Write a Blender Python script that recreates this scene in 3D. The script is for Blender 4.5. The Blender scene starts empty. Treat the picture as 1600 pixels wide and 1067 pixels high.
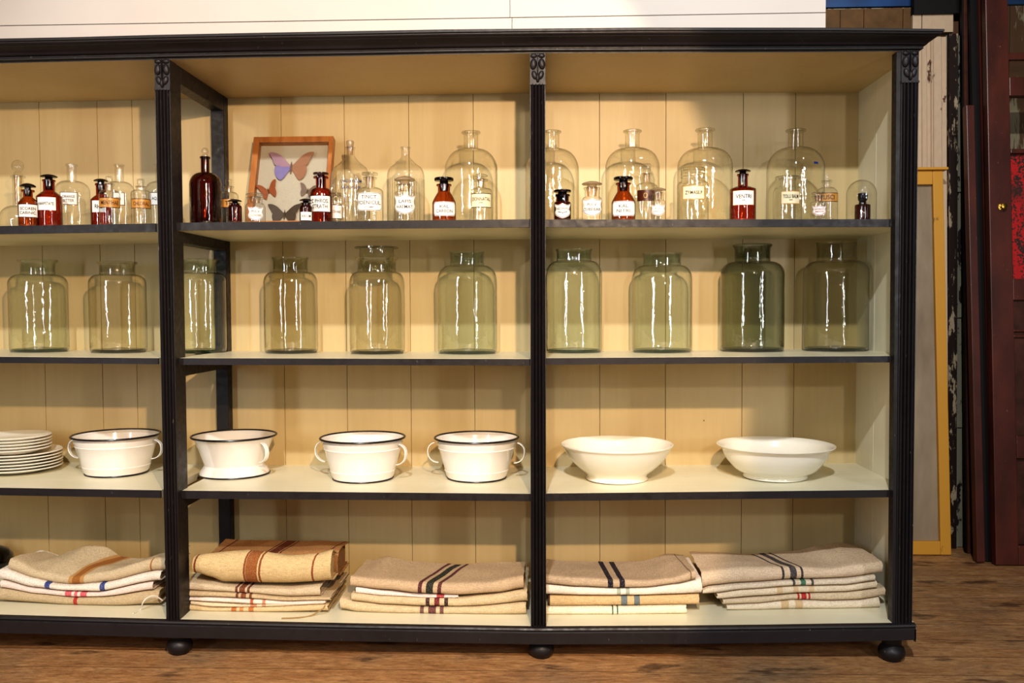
import bpy, bmesh, math, random
from mathutils import Vector, Matrix, noise
random.seed(7)
SC = bpy.context.scene
COL = SC.collection
PI = math.pi

# ------------------------------------------------------------------ camera
F = 1400.0
CAM = Vector((0.0, -2.75, 1.10))
yaw = math.atan(50 / 1400.0); pit = math.radians(2.1); roll = math.radians(0.25)
fw = Vector((-math.sin(yaw) * math.cos(pit), math.cos(yaw) * math.cos(pit), -math.sin(pit))).normalized()
rt = fw.cross(Vector((0, 0, 1))).normalized(); up = rt.cross(fw).normalized()
rt2 = rt * math.cos(roll) + up * math.sin(roll) * -1
up2 = up * math.cos(roll) + rt * math.sin(roll)
rt, up = rt2.normalized(), up2.normalized()
cd = bpy.data.cameras.new('camera'); cam = bpy.data.objects.new('camera', cd); COL.objects.link(cam)
cd.sensor_width = 36.0; cd.lens = F / 1600 * 36; cd.clip_start = 0.05
M = Matrix((( rt.x, up.x, -fw.x, CAM.x), (rt.y, up.y, -fw.y, CAM.y), (rt.z, up.z, -fw.z, CAM.z), (0, 0, 0, 1)))
cam.matrix_world = M
SC.camera = cam

def ray(px, py): return fw * F + rt * (px - 800) - up * (py - 533.5)
def P(px, py, Y):                       # measured point of the photo at a known depth
    d = ray(px, py); return CAM + d * ((Y - CAM.y) / d.y)
def PZ(px, py, z):
    d = ray(px, py); return CAM + d * ((z - CAM.z) / d.z)
def S(Y): return (Y - CAM.y) / F        # metres per pixel
def lerp(a, b, t): return a + (b - a) * t
def interp(tab, x):
    if x <= tab[0][0]:
        return tab[0][1]
    for (x0, y0), (x1, y1) in zip(tab, tab[1:]):
        if x <= x1:
            t = (x - x0) / (x1 - x0); t = t * t * (3 - 2 * t) * .5 + t * .5
            return lerp(y0, y1, t)
    return tab[-1][1]

# ------------------------------------------------------------------ materials
def lin(c):
    return tuple(((v / 255) / 12.92 if v / 255 <= .04045 else ((v / 255 + .055) / 1.055) ** 2.4) for v in c) + (1,)
class NT:
    def __init__(s, name):
        s.m = bpy.data.materials.new(name); s.m.use_nodes = True
        s.t = s.m.node_tree; s.t.nodes.clear(); s.out = s.n('ShaderNodeOutputMaterial')
    def n(s, ty, **kw):
        o = s.t.nodes.new(ty)
        for k, v in kw.items(): setattr(o, k, v)
        return o
    def l(s, a, b): s.t.links.new(a, b)
    def obj(s): return s.n('ShaderNodeTexCoord').outputs['Object']
    def mapped(s, sc, src=None):
        m = s.n('ShaderNodeMapping'); m.inputs['Scale'].default_value = sc
        s.l(src or s.obj(), m.inputs[0]); return m.outputs[0]
    def noise(s, scale, detail=4, sc=(1, 1, 1), rough=.55, src=None):
        n = s.n('ShaderNodeTexNoise'); n.inputs['Scale'].default_value = scale
        n.inputs['Detail'].default_value = detail; n.inputs['Roughness'].default_value = rough
        s.l(s.mapped(sc, src), n.inputs['Vector']); return n.outputs['Fac']
    def ramp(s, fac, stops, interp='LINEAR'):
        r = s.n('ShaderNodeValToRGB'); r.color_ramp.interpolation = interp
        e = r.color_ramp.elements
        while len(e) < len(stops): e.new(.5)
        for k, (p, c) in enumerate(stops): e[k].position = p; e[k].color = c
        s.l(fac, r.inputs[0]); return r.outputs[0]
    def math(s, op, a, b=None, c=None):
        m = s.n('ShaderNodeMath', operation=op)
        for i, v in enumerate((a, b, c)):
            if v is None: continue
            if isinstance(v, (int, float)): m.inputs[i].default_value = v
            else: s.l(v, m.inputs[i])
        return m.outputs[0]
    def mix(s, fac, a, b, mode='MIX'):
        m = s.n('ShaderNodeMix', data_type='RGBA', blend_type=mode)
        for i, v in ((0, fac), (6, a), (7, b)):
            if isinstance(v, (int, float)): m.inputs[i].default_value = v
            elif isinstance(v, tuple): m.inputs[i].default_value = v
            else: s.l(v, m.inputs[i])
        return m.outputs[2]
    def bsdf(s, col, rough=.5, spec=.5, bump=None, bs=.2, bd=.002, metal=0, sheen=0, coat=0):
        b = s.n('ShaderNodeBsdfPrincipled')
        for k, v in (('Base Color', col), ('Roughness', rough), ('Specular IOR Level', spec), ('Metallic', metal), ('Sheen Weight', sheen), ('Coat Weight', coat)):
            if isinstance(v, (int, float, tuple)): b.inputs[k].default_value = v
            else: s.l(v, b.inputs[k])
        if bump is not None:
            u = s.n('ShaderNodeBump'); u.inputs['Strength'].default_value = bs; u.inputs['Distance'].default_value = bd
            s.l(bump, u.inputs['Height']); s.l(u.outputs[0], b.inputs['Normal'])
        s.l(b.outputs[0], s.out.inputs[0]); return s.m

def mat_simple(name, rgb, rough=.5, spec=.5, var=.06, scale=30, **kw):
    t = NT(name); c = lin(rgb)
    d = tuple(v * (1 - var * 2) for v in c[:3]) + (1,)
    n = t.noise(scale)
    return t.bsdf(t.ramp(n, [(.3, d), (.7, c)]), rough, spec, bump=n, bs=.08, **kw)

def mat_cream(A=(193, 171, 126), B=(205, 184, 140), Cc=(175, 152, 106), nm='cream_paint'):
    t = NT(nm); n = t.noise(3, 5, (1, 1, .3)); g = t.noise(60, 3, (1, 1, .06))
    c = t.ramp(n, [(.3, lin(A)), (.7, lin(B))])
    c = t.mix(t.ramp(g, [(.35, (.13, .13, .13, 1)), (.6, (0, 0, 0, 1))]), c, lin(Cc))
    sp = t.noise(34, 2); spots = t.ramp(sp, [(.80, (0, 0, 0, 1)), (.83, (1, 1, 1, 1))])
    c = t.mix(spots, c, lin((90, 70, 45)))
    return t.bsdf(c, .42, .45, bump=g, bs=.12)
def mat_shelftop():
    t = NT('cream_shelf_paint'); g = t.noise(40, 4, (.06, 1, 1)); n = t.noise(4)
    c = t.mix(g, lin((222, 216, 188)), lin((238, 233, 210))); c = t.mix(t.ramp(n, [(.4, (0, 0, 0, 1)), (.75, (.4, .4, .4, 1))]), c, lin((212, 204, 170)))
    return t.bsdf(c, .32, .5, bump=g, bs=.1)
def mat_dark(zs=(1, 1, 1)):
    t = NT('charcoal_paint'); g = t.noise(55, 5, zs); n = t.noise(6, 3)
    c = t.mix(n, lin((24, 20, 21)), lin((40, 35, 37)))
    w = t.noise(130, 3, (1, 1, .35)); wear = t.ramp(w, [(.69, (0, 0, 0, 1)), (.76, (.8, .8, .8, 1))])
    c = t.mix(wear, c, lin((104, 96, 90)))
    return t.bsdf(c, t.ramp(g, [(.3, (.36,) * 3 + (1,)), (.7, (.56,) * 3 + (1,))]), .35, bump=g, bs=.25, bd=.001)

def glass(name, tint, edge, rough=.05, fres=1.45, milky=0.0, edgepow=3.0, milkcol=(200, 195, 185)):
    """thin-walled blown glass: tinted see-through wall, darker where the wall is seen edge-on, fresnel reflection"""
    t = NT(name)
    lw = t.n('ShaderNodeLayerWeight'); lw.inputs[0].default_value = .5
    f = t.math('POWER', lw.outputs['Facing'], edgepow)
    nz = t.noise(12, 4, (1, 1, .9))
    col = t.mix(f, lin(tint), lin(edge))
    bump = t.n('ShaderNodeBump'); bump.inputs['Strength'].default_value = .6; bump.inputs['Distance'].default_value = .006
    t.l(nz, bump.inputs['Height'])
    tr = t.n('ShaderNodeBsdfTransparent'); t.l(col, tr.inputs[0])
    gl = t.n('ShaderNodeBsdfGlossy'); gl.inputs['Roughness'].default_value = rough; t.l(bump.outputs[0], gl.inputs['Normal'])
    sch = t.math('MULTIPLY_ADD', t.math('POWER', lw.outputs['Facing'], 5.0), 1.7, .09)   # both faces of the wall reflect
    base = tr.outputs[0]
    if milky:
        df = t.n('ShaderNodeBsdfDiffuse'); df.inputs[0].default_value = lin(milkcol)
        tl = t.n('ShaderNodeBsdfTranslucent'); tl.inputs[0].default_value = lin(milkcol)
        a = t.n('ShaderNodeMixShader'); t.l(df.outputs[0], a.inputs[1]); t.l(tl.outputs[0], a.inputs[2])
        b = t.n('ShaderNodeMixShader'); b.inputs[0].default_value = milky; t.l(base, b.inputs[1]); t.l(a.outputs[0], b.inputs[2]); base = b.outputs[0]
    m = t.n('ShaderNodeMixShader'); t.l(t.math('MINIMUM', sch, .6), m.inputs[0]); t.l(base, m.inputs[1]); t.l(gl.outputs[0], m.inputs[2])
    t.l(m.outputs[0], t.out.inputs[0]); return t.m

def mat_cloth(name, base, stripes=(), fine=(0, 0, 0)):
    """woven linen; stripes = (centre, halfwidth, rgb) across the 's' attribute (pixels across the stack)"""
    t = NT(name)
    at = t.n('ShaderNodeAttribute', attribute_name='s').outputs['Fac']
    wv = t.noise(420, 2, (1, .25, 1)); wh = t.noise(380, 2, (.15, 1, 1)); n = t.noise(18, 4)
    b = tuple(min(.95, v * 1.22) for v in lin(base)[:3]) + (1,); d = tuple(v * .84 for v in b[:3]) + (1,)
    c = t.mix(n, d, b)
    c = t.mix(t.ramp(wv, [(.36, (.7,) * 3 + (1,)), (.54, (0, 0, 0, 1))]), c, tuple(v * .55 for v in b[:3]) + (1,))
    c = t.mix(t.ramp(wh, [(.36, (.55,) * 3 + (1,)), (.54, (0, 0, 0, 1))]), c, tuple(v * .6 for v in b[:3]) + (1,))
    thr = t.ramp(t.noise(420, 2), [(.32, (.68,) * 3 + (1,)), (.5, (1,) * 3 + (1,))])
    for (cc, hw, rgb) in stripes:
        k = t.math('COMPARE', at, float(cc), float(hw))
        k = t.math('MULTIPLY', k, thr)
        c = t.mix(k, c, lin(rgb))
    bm_ = t.math('ADD', wv, wh)
    return t.bsdf(c, .92, .15, bump=bm_, bs=.5, bd=.0012)

CREAM = mat_cream(); BATT = mat_simple('brown_batten', (104, 84, 56), .8, .2); CREAMS = mat_cream((216, 210, 186), (226, 220, 198), (204, 196, 168), 'cool_lit_cream_paint'); STOP = mat_shelftop(); DARK = mat_dark()  # CREAMS: same cream for the side panel, cool light put into its colour
CLEAR = glass('clear_glass', (252, 252, 250), (70, 66, 54), edgepow=7)
CLEARY = glass('clear_glass_straw_edge', (252, 252, 247), (96, 86, 36), edgepow=6)
AMBER = glass('amber_glass', (222, 154, 96), (90, 34, 16), edgepow=1.8)
REDAMB = glass('red_amber_glass', (214, 122, 92), (90, 22, 18), edgepow=1.8)
DKAMB = glass('dark_amber_glass', (156, 84, 66), (40, 12, 10), edgepow=1.5)
MILK = glass('milky_glass', (232, 222, 205), (190, 170, 140), milky=.42, rough=.12, milkcol=(225, 208, 180))
PLUG = glass('ground_glass_plug', (244, 232, 214), (190, 160, 120), milky=.12, rough=.1, milkcol=(230, 205, 170))
BLACKG = mat_simple('black_glass', (16, 10, 10), .12, .6, var=0)
GREEN = glass('green_jar_glass', (247, 250, 243), (44, 60, 36), edgepow=6)
OLIVE = glass('olive_jar_glass', (245, 245, 237), (44, 40, 24), edgepow=6)
AQUA = glass('aqua_jar_glass', (246, 251, 247), (40, 78, 62), edgepow=6)
SMOKE = glass('smoky_jar_glass', (222, 226, 216), (34, 36, 26), edgepow=3)
THICKA = glass('thick_aqua_base', (170, 200, 184), (60, 90, 80), edgepow=2)
THICKG = glass('thick_olive_base', (160, 168, 136), (46, 52, 36), edgepow=2)
BOTTLEGREEN = glass('dark_green_glass', (66, 72, 42), (14, 18, 8), edgepow=1.2)
PANE = glass('window_glass', (250, 250, 248), (225, 226, 222))
ENAMEL = mat_simple('white_enamel', (236, 230, 224), .14, .5, var=.01, coat=.4)
CERAMIC = mat_simple('white_glazed_ceramic', (236, 230, 216), .16, .5, var=.01)
BLACKE = mat_simple('black_enamel_edge', (22, 18, 22), .3, .5, var=.2)
PAPER = mat_simple('white_label', (236, 232, 226), .45, .4, var=.02)
PAPERC = mat_simple('cream_label', (228, 216, 180), .5, .4, var=.06)
GOLD = mat_simple('gold_label', (196, 142, 70), .35, .5, var=.15)
BROWNL = mat_simple('brown_label', (70, 28, 16), .4, .5, var=.1)
INK = mat_simple('black_ink', (22, 20, 22), .5, .3, var=0)
REDINK = mat_simple('red_ink', (170, 60, 50), .5, .3, var=0)
BLUEINK = mat_simple('blue_ink', (30, 45, 105), .5, .3, var=0)

# ------------------------------------------------------------------ object helpers
def tag(o, label=None, cat=None, group=None, kind=None):
    if label: o['label'] = label
    if cat: o['category'] = cat
    if group: o['group'] = group
    if kind: o['kind'] = kind
    return o
def thing(name, loc, label, cat, group=None):
    o = bpy.data.objects.new(name, None); COL.objects.link(o); o.location = loc; o.empty_display_size = .03
    tag(o, label, cat, group); return o
def mesh_obj(name, verts, faces, mat, parent=None, smooth=True, origin=None, sattr=None, auto=None):
    """verts in world space; with a parent they are stored relative to the thing's origin"""
    off = Vector((0, 0, 0)); pr = parent
    if parent is not None:
        off = world_of(parent)
    elif origin is not None: off = Vector(origin)
    me = bpy.data.meshes.new(name)
    me.from_pydata([tuple(Vector(v) - off) for v in verts], [], faces)
    bm = bmesh.new(); bm.from_mesh(me); bmesh.ops.recalc_face_normals(bm, faces=bm.faces); bm.to_mesh(me); bm.free()
    if smooth: me.polygons.foreach_set('use_smooth', [True] * len(me.polygons))
    if auto is not None and smooth:
        me.set_sharp_from_angle(angle=math.radians(auto))
    if sattr is not None:
        a = me.attributes.new('s', 'FLOAT', 'POINT'); a.data.foreach_set('value', sattr)
    me.materials.append(mat)
    o = bpy.data.objects.new(name, me); COL.objects.link(o)
    if parent is not None: o.parent = parent
    elif origin is not None: o.location = origin
    return o
def world_of(o):
    v = Vector(o.location); p = o.parent
    while p is not None: v += Vector(p.location); p = p.parent
    return v
class MB:
    def __init__(s): s.v = []; s.f = []
    def add(s, vs, fs):
        b = len(s.v); s.v += [Vector(v) for v in vs]; s.f += [tuple(i + b for i in f) for f in fs]; return s
    def hexa(s, c):     # 8 corners: bottom 4 ccw, top 4 ccw
        return s.add(c, [(0, 3, 2, 1), (4, 5, 6, 7), (0, 1, 5, 4), (1, 2, 6, 5), (2, 3, 7, 6), (3, 0, 4, 7)])
    def box(s, x0, x1, y0, y1, z0, z1):
        return s.hexa([(x0, y0, z0), (x1, y0, z0), (x1, y1, z0), (x0, y1, z0), (x0, y0, z1), (x1, y0, z1), (x1, y1, z1), (x0, y1, z1)])
    def lathe(s, prof, c, n=48, sx=1, sy=1):
        cx, cy, cz = c; rows = []
        vs = []; fs = []
        for r, z in prof:
            if r < 1e-6: rows.append([len(vs)]); vs.append((cx, cy, cz + z))
            else:
                rows.append(list(range(len(vs), len(vs) + n)))
                vs += [(cx + sx * r * math.cos(2 * PI * k / n), cy + sy * r * math.sin(2 * PI * k / n), cz + z) for k in range(n)]
        for a, b in zip(rows, rows[1:]):
            if len(a) == 1 and len(b) == 1: continue
            for k in range(n):
                k2 = (k + 1) % n
                if len(a) == 1: fs.append((a[0], b[k], b[k2]))
                elif len(b) == 1: fs.append((a[k], a[k2], b[0]))
                else: fs.append((a[k], a[k2], b[k2], b[k]))
        return s.add(vs, fs)
    def tube(s, pts, r, n=8, flat=1.0, cap=True):
        pts = [Vector(p) for p in pts]; vs = []; fs = []
        ref = Vector((0, 0, 1))
        for i, p in enumerate(pts):
            d = (pts[min(i + 1, len(pts) - 1)] - pts[max(i - 1, 0)]).normalized()
            a = d.cross(ref)
            if a.length < .05: a = d.cross(Vector((0, 1, 0)))
            a.normalize(); b = a.cross(d).normalized()
            rr = r(i / (len(pts) - 1)) if callable(r) else r
            for k in range(n):
                t = 2 * PI * k / n
                vs.append(p + a * math.cos(t) * rr * flat + b * math.sin(t) * rr)
        for i in range(len(pts) - 1):
            for k in range(n):
                k2 = (k + 1) % n
                fs.append((i * n + k, i * n + k2, (i + 1) * n + k2, (i + 1) * n + k))
        if cap: fs.append(tuple(range(n))[::-1]); fs.append(tuple(range((len(pts) - 1) * n, len(pts) * n)))
        return s.add(vs, fs)
    def build(s, name, mat, parent=None, smooth=True, auto=35, origin=None):
        return mesh_obj(name, s.v, s.f, mat, parent, smooth, origin, auto=auto)
def bevel(o, w=.0025, seg=2):
    m = o.modifiers.new('bevel', 'BEVEL'); m.width = w; m.segments = seg; m.limit_method = 'ANGLE'; m.angle_limit = math.radians(40)
    return o

# ------------------------------------------------------------------ cabinet
DEP = 0.51
cab = thing('open_shelf_unit', (0, 0.25, 0), 'long charcoal-painted open shelf unit with cream interior on bun feet', 'shelf unit')

LX = [(-160, 0), (0, 0), (250, 0), (840, 0), (1400, 0)]
# shelf front edges measured at the ends of each bay: (pxL, topL, botL, pxR, topR, botR)
SH = {1: [(-400, 360, 372, 243, 349, 362), (270, 348, 360, 829, 342.5, 355), (851, 343, 355, 1402, 342.5, 354.5)],
      2: [(-400, 554, 564, 247, 559.5, 569), (272, 559.5, 570, 830, 561, 571), (852, 559.5, 570, 1400, 556, 566)],
      3: [(-400, 756, 767, 251, 766.5, 778), (280, 767, 779, 831, 772, 783), (853, 771.5, 783, 1399, 765.5, 776.5)]}
FY = 0.03
SHZ = {}
XR = 1.122
def shelf_z(k, x):
    for (xa, za, xb, zb) in SHZ[k]:
        if x <= xb + .03: return lerp(za, zb, (x - xa) / (xb - xa))
    xa, za, xb, zb = SHZ[k][-1]; return lerp(za, zb, (x - xa) / (xb - xa))
for k, bays in SH.items():
    SHZ[k] = []
    for i, (pl, tl, bl, pr, tr_, br) in enumerate(bays):
        a, b = P(pl, tl, FY), P(pr, tr_, FY); a2, b2 = P(pl, bl, FY), P(pr, br, FY)
        if i == 2: b.x = b2.x = XR
        SHZ[k].append((a.x, a.z, b.x, b.z))
        m = MB(); n = 14
        for j in range(n):         # board with a slightly hand-worn front edge
            t0, t1 = j / n, (j + 1) / n
            xa, xb = lerp(a.x, b.x, t0), lerp(a.x, b.x, t1)
            za, zb = lerp(a.z, b.z, t0), lerp(a.z, b.z, t1); ya, yb = lerp(a2.z, b2.z, t0), lerp(a2.z, b2.z, t1)
            m.hexa([(xa, FY, ya), (xb, FY, yb), (xb, FY + .008, yb), (xa, FY + .008, ya), (xa, FY, za), (xb, FY, zb), (xb, FY + .008, zb - .0004), (xa, FY + .008, za - .0004)])
        ed = m.build('shelf_edge', DARK, None, False); ed_p = ed
        mm = MB().hexa([(a.x, FY + .008, a2.z), (b.x, FY + .008, b2.z), (b.x, DEP, b2.z), (a.x, DEP, a2.z), (a.x, FY + .008, a.z), (b.x, FY + .008, b.z), (b.x, DEP, b.z), (a.x, DEP, a.z)])
        sh = mm.build('shelf', STOP, cab, False)
        ed.parent = sh
        ed.matrix_parent_inverse = Matrix.Translation(-(world_of(cab)))
# floor board of the unit + plinth
PT = [(-400, 951), (0, 961), (255, 968), (560, 974.7), (840, 979.3), (1080, 978), (1396, 974), (1429, 973)]
PB = [(-400, 977), (0, 989), (300, 997), (560, 1002), (850, 1007), (1080, 1006), (1290, 1003), (1430, 1000)]
stx = [-400, -200, 0, 130, 270, 420, 560, 700, 840, 960, 1080, 1200, 1300, 1396, 1429]
def bz(x):
    pts = [(P(q, interp(PT, q), 0).x, P(q, interp(PT, q), 0).z) for q in stx]; return interp(pts, x)
SHZ[4] = [(P(q, 0, 0).x, P(q, interp(PT, q), 0).z, P(r, 0, 0).x, P(r, interp(PT, r), 0).z) for q, r in zip(stx, stx[1:])]
m = MB(); m2 = MB()
prof_n = None
for q, r in zip(stx, stx[1:]):
    a, b = P(q, interp(PT, q), 0), P(r, interp(PT, r), 0); a2, b2 = P(q, interp(PB, q), -.012), P(r, interp(PB, r), -.012)
    ha, hb = a.z, b.z
    for (dy0, dz0, dy1, dz1) in ((0.0, 0, -.010, -.002), (-.010, -.002, -.013, -.007), (-.013, -.007, -.008, -.013), (-.008, -.013, -.012, -.017)):
        m.add([(a.x, dy0, ha + dz0), (b.x, dy0, hb + dz0), (b.x, dy1, hb + dz1), (a.x, dy1, ha + dz1)], [(0, 1, 2, 3)])
    m.add([(a.x, -.012, ha - .017), (b.x, -.012, hb - .017), (b.x, -.012, b2.z), (a.x, -.012, a2.z)], [(0, 1, 2, 3)])
    m.add([(a.x, -.012, a2.z), (b.x, -.012, b2.z), (b.x, .03, b2.z), (a.x, .03, a2.z)], [(0, 1, 2, 3)])
    m.add([(a.x, .03, a2.z), (b.x, .03, b2.z), (b.x, .03, hb), (a.x, .03, ha)], [(0, 1, 2, 3)])
    m.add([(a.x, 0, ha), (b.x, 0, hb), (b.x, .03, hb), (a.x, .03, ha)], [(0, 1, 2, 3)])
    m2.add([(a.x, .004, ha + .0006), (b.x, .004, hb + .0006), (b.x, DEP, hb + .0006), (a.x, DEP, ha + .0006)], [(0, 1, 2, 3)])
    m2.add([(a.x, .03, ha - .02), (b.x, .03, hb - .02), (b.x, DEP, hb - .02), (a.x, DEP, ha - .02)], [(0, 1, 2, 3)])
xe = P(1429, 974, 0).x
m.box(xe - .004, xe, -.012, DEP + .02, P(1429, 1000, 0).z, bz(xe) - .017)
m.build('plinth', DARK, cab, False)
m2.build('base_board', STOP, cab, False)

# cornice swept along the top
CT = [(-400, 69), (0, 60), (400, 51), (700, 45.5), (1000, 42.7), (1290, 43), (1476, 45)]
CB = [(-400, 108), (0, 99), (240, 93.5), (400, 90), (840, 83), (1270, 81.5), (1440, 80)]
prof = [(0, 0), (0, .06), (.10, .10), (.16, .12), (.16, .18), (.12, .22), (.12, .28), (.30, .32), (.34, .36), (.30, .40), (.36, .48), (.52, .58), (.72, .66), (.74, .70), (.84, .72), (.90, .78), (.90, .84), (1, .86), (1, .98), (.97, 1)]
PROJ = .058
cst = [-400, -200, 0, 130, 260, 400, 550, 700, 840, 1000, 1140, 1290, 1400]
rows = []
for q in cst:
    b = P(q, interp(CB, q), 0); tt = P(q, interp(CT, q), -PROJ)
    rows.append([(b.x, -PROJ * u, lerp(b.z, tt.z, v)) for u, v in prof])
be = P(1437, 80, 0); te = P(1476, 45, -PROJ)
rows.append([(lerp(be.x, te.x, u), -PROJ * u, lerp(be.z, te.z, v)) for u, v in prof])
rows.append([(lerp(be.x, te.x, u), DEP + .03, lerp(be.z, te.z, v)) for u, v in prof])
vs = [p for r in rows for p in r]; n = len(prof)
fs = [(i * n + j, (i + 1) * n + j, (i + 1) * n + j + 1, i * n + j + 1) for i in range(len(rows) - 1) for j in range(n - 1)]
mesh_obj('cornice', vs, fs, DARK, cab, True, auto=25)
m = MB(); m2 = MB()
CZ = []
for q, r in zip(cst + [1437], (cst + [1437, 1437])[1:]):
    if q == r: continue
    a, b = P(q, interp(CB, q), 0), P(r, interp(CB, r), 0); ta, tb = P(q, interp(CT, q), -PROJ), P(r, interp(CT, r), -PROJ)
    CZ.append((a.x, a.z, b.x, b.z))
    m.add([(a.x, .0, a.z), (b.x, .0, b.z), (b.x, DEP, b.z), (a.x, DEP, a.z)], [(0, 1, 2, 3)])
    m2.add([(a.x, -PROJ, ta.z - .001), (b.x, -PROJ, tb.z - .001), (b.x, DEP + .03, tb.z - .001), (a.x, DEP + .03, ta.z - .001)], [(0, 1, 2, 3)])
m.build('ceiling_board', CREAM, cab, False)
m2.build('top_board', DARK, cab, False)
def cz(x): return interp([(c[0], c[1]) for c in CZ] + [(CZ[-1][2], CZ[-1][3])], x)

# back panel of vertical boards
bxs = [-430, -340, -250, -150, -59, 68, 158, 212, 263, 342, 443, 541, 641, 741, 840, 937, 1040, 1160, 1241, 1345]
m = MB(); ztop = 1.90; zbot = .10
for q, r in zip(bxs, bxs[1:]):
    x0, x1 = P(q, 482, DEP).x, P(r, 482, DEP).x
    g = .00025
    vs = [(x0 + g, DEP + .004), (x0 + g + .0009, DEP), (x1 - g - .0009, DEP), (x1 - g, DEP + .004), (x1 - g, DEP + .014), (x0 + g, DEP + .014)]
    v3 = [(x, y, zbot) for x, y in vs] + [(x, y, ztop) for x, y in vs]
    m.add(v3, [(i, (i + 1) % 6, 6 + (i + 1) % 6, 6 + i) for i in range(6)])
m.build('back_panel', CREAM, cab, False)
MB().box(-2.45, 1.15, DEP + .0141, DEP + .02, zbot, ztop).build('back_batten', BATT, cab, False)  # brown backing, shows as thin lines in the board gaps

# side panel (right)
XO = P(1436, 300, 0).x
for (ya, yb) in ((.03, .17), (.1715, .335), (.3365, DEP)):
    pass
m = MB()
for (ya, yb) in ((.03, .17), (.1712, .335), (.3362, DEP + .02)):
    m.box(XR, XO - .002, ya, yb, .115, 1.885)
bevel(m.build('side_panel', CREAMS, cab, False), .0012, 1)

# fluted posts
def post(tl, tr_, bl, br, name, ytop, ybot, stileL=None, depth=.05):
    A, B = P(tl, ytop, 0), P(tr_, ytop, 0); C, D = P(bl, ybot, 0), P(br, ybot, 0)
    zt, zb = A.z, C.z - .0
    capz = zt - .092
    nre = 4; sec = []
    sec.append((0, .0)); sec.append((.05, .0))
    for k in range(nre):
        x0 = .07 + k * .2175; w = .2
        for j in range(7):
            t = j / 6; sec.append((x0 + w * t, .004 - .010 * math.sin(PI * t)))
        if k < nre - 1: sec.append((x0 + w + .009, .007))
    sec += [(.95, 0), (1, 0), (1, depth), (0, depth)]
    vs = []; ns = len(sec)
    for z in (zb, capz):
        t = (zt - z) / (zt - zb)
        for u, y in sec: vs.append((lerp(lerp(A.x, C.x, t), lerp(B.x, D.x, t), u), y, z))
    fs = [(i, (i + 1) % ns, ns + (i + 1) % ns, ns + i) for i in range(ns)] + [tuple(range(ns)), tuple(range(ns, 2 * ns))]
    po = mesh_obj(name, vs, fs, DARK, cab, True, auto=50)
    # carved capital
    m = MB(); x0, x1 = A.x, B.x; w = x1 - x0; cx = (x0 + x1) / 2
    m.box(x0, x1, 0, depth, capz, zt)
    m.box(x0 - .001, x1 + .001, -.004, depth, capz - .002, capz + .004)
    def lobe(u, v, ru, rv, ry, rot=0):
        vv = MB().lathe([(0, -1)] + [(math.cos(a), math.sin(a)) for a in [(-80 + 20 * i) * PI / 180 for i in range(9)]] + [(0, 1)], (0, 0, 0), 14)
        vs = [(cx + u * w / 2 + (p.x * ru * math.cos(rot) - p.z * rv * math.sin(rot)), -.001 + p.y * ry, capz + v * (zt - capz) + (p.x * ru * math.sin(rot) + p.z * rv * math.cos(rot))) for p in vv.v]
        m.add(vs, vv.f)
    for sgn in (-1, 1):
        lobe(sgn * .52, .93, .0105, .007, .006)
        lobe(sgn * .55, .66, .0105, .017, .009, sgn * .12)
        lobe(sgn * .42, .30, .0085, .014, .007, -sgn * .35)
    lobe(0, .62, .0026, .036, .011); lobe(0, .20, .006, .014, .010)
    cp = m.build('carved_capital', DARK, None, True, 40); cp.parent = po; cp.matrix_parent_inverse = Matrix.Translation(-world_of(cab))
    return A, B, C, D
pL = post(241, 265, 260, 281, 'fluted_post', 93, 970)
pM = post(828, 852, 829.5, 853.5, 'fluted_post', 84, 981)
pR = post(1409, 1436, 1400, 1425, 'fluted_post', 80, 976)
post(-425, -400, -395, -373, 'fluted_post', 108, 951)
# right inner stile strip beside the fluted post
a, b = P(1401, 81, .004), P(1409, 81, .004); c, d = P(1394, 975, .004), P(1400.5, 975, .004)
MB().hexa([(c.x, .004, c.z), (d.x, .004, d.z), (d.x, .04, d.z), (c.x, .04, c.z), (a.x, .004, a.z), (b.x, .004, a.z), (b.x, .04, a.z), (a.x, .04, a.z)]).build('corner_stile', DARK, cab, False)

def divider(A, B, C, D):
    """open frame behind a post: front stile, back stile, rails under each shelf"""
    fx = lambda z: (lerp(A.x, C.x, (A.z - z) / (A.z - C.z)), lerp(B.x, D.x, (A.z - z) / (A.z - C.z)))
    def bar(y0, y1, z0, z1, nm, ins=0.0):
        (l0, r0), (l1, r1) = fx(z0), fx(z1)
        o = MB().hexa([(l0 + ins, y0, z0), (r0 - ins, y0, z0), (r0 - ins, y1, z0), (l0 + ins, y1, z0), (l1 + ins, y0, z1), (r1 - ins, y0, z1), (r1 - ins, y1, z1), (l1 + ins, y1, z1)]).build(nm, DARK, cab, False)
        bevel(o, .002, 1)
    bar(.465, DEP - .001, C.z, A.z, 'back_stile')
    bar(.045, .085, C.z, A.z, 'front_stile', .001)
    bar(.086, .464, A.z - .055, A.z, 'frame_rail', .001)
    for k in (1, 2, 3):
        xm = A.x; z = shelf_z(k, (A.x + B.x) / 2 + .03) - .03
        bar(.086, .464, z - .03, z + .006, 'frame_rail', .001)
divider(*pL); divider(*pM)

# bun feet
for (q, y0, Y) in ((281, 1028, .05), (846, 1038, .05), (1393, 1037, .05), (-420, 1028, .05), (281, 0, .42), (846, 0, .42), (1393, 0, .42)):
    x = P(q, 1020, .05).x; zt = bz(x) - .045
    pr = [(0, 0), (.026, 0), (.027, .004), (.034, .010), (.040, .020), (.0405, .030), (.036, .042), (.028, .048), (.026, .051), (.029, .054), (.029, zt), (0, zt)]
    zz = [(r, z if z < .05 else z) for r, z in pr]
    MB().lathe(zz, (x, Y, 0), 32).build('bun_foot', DARK, cab, True, 50)

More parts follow.
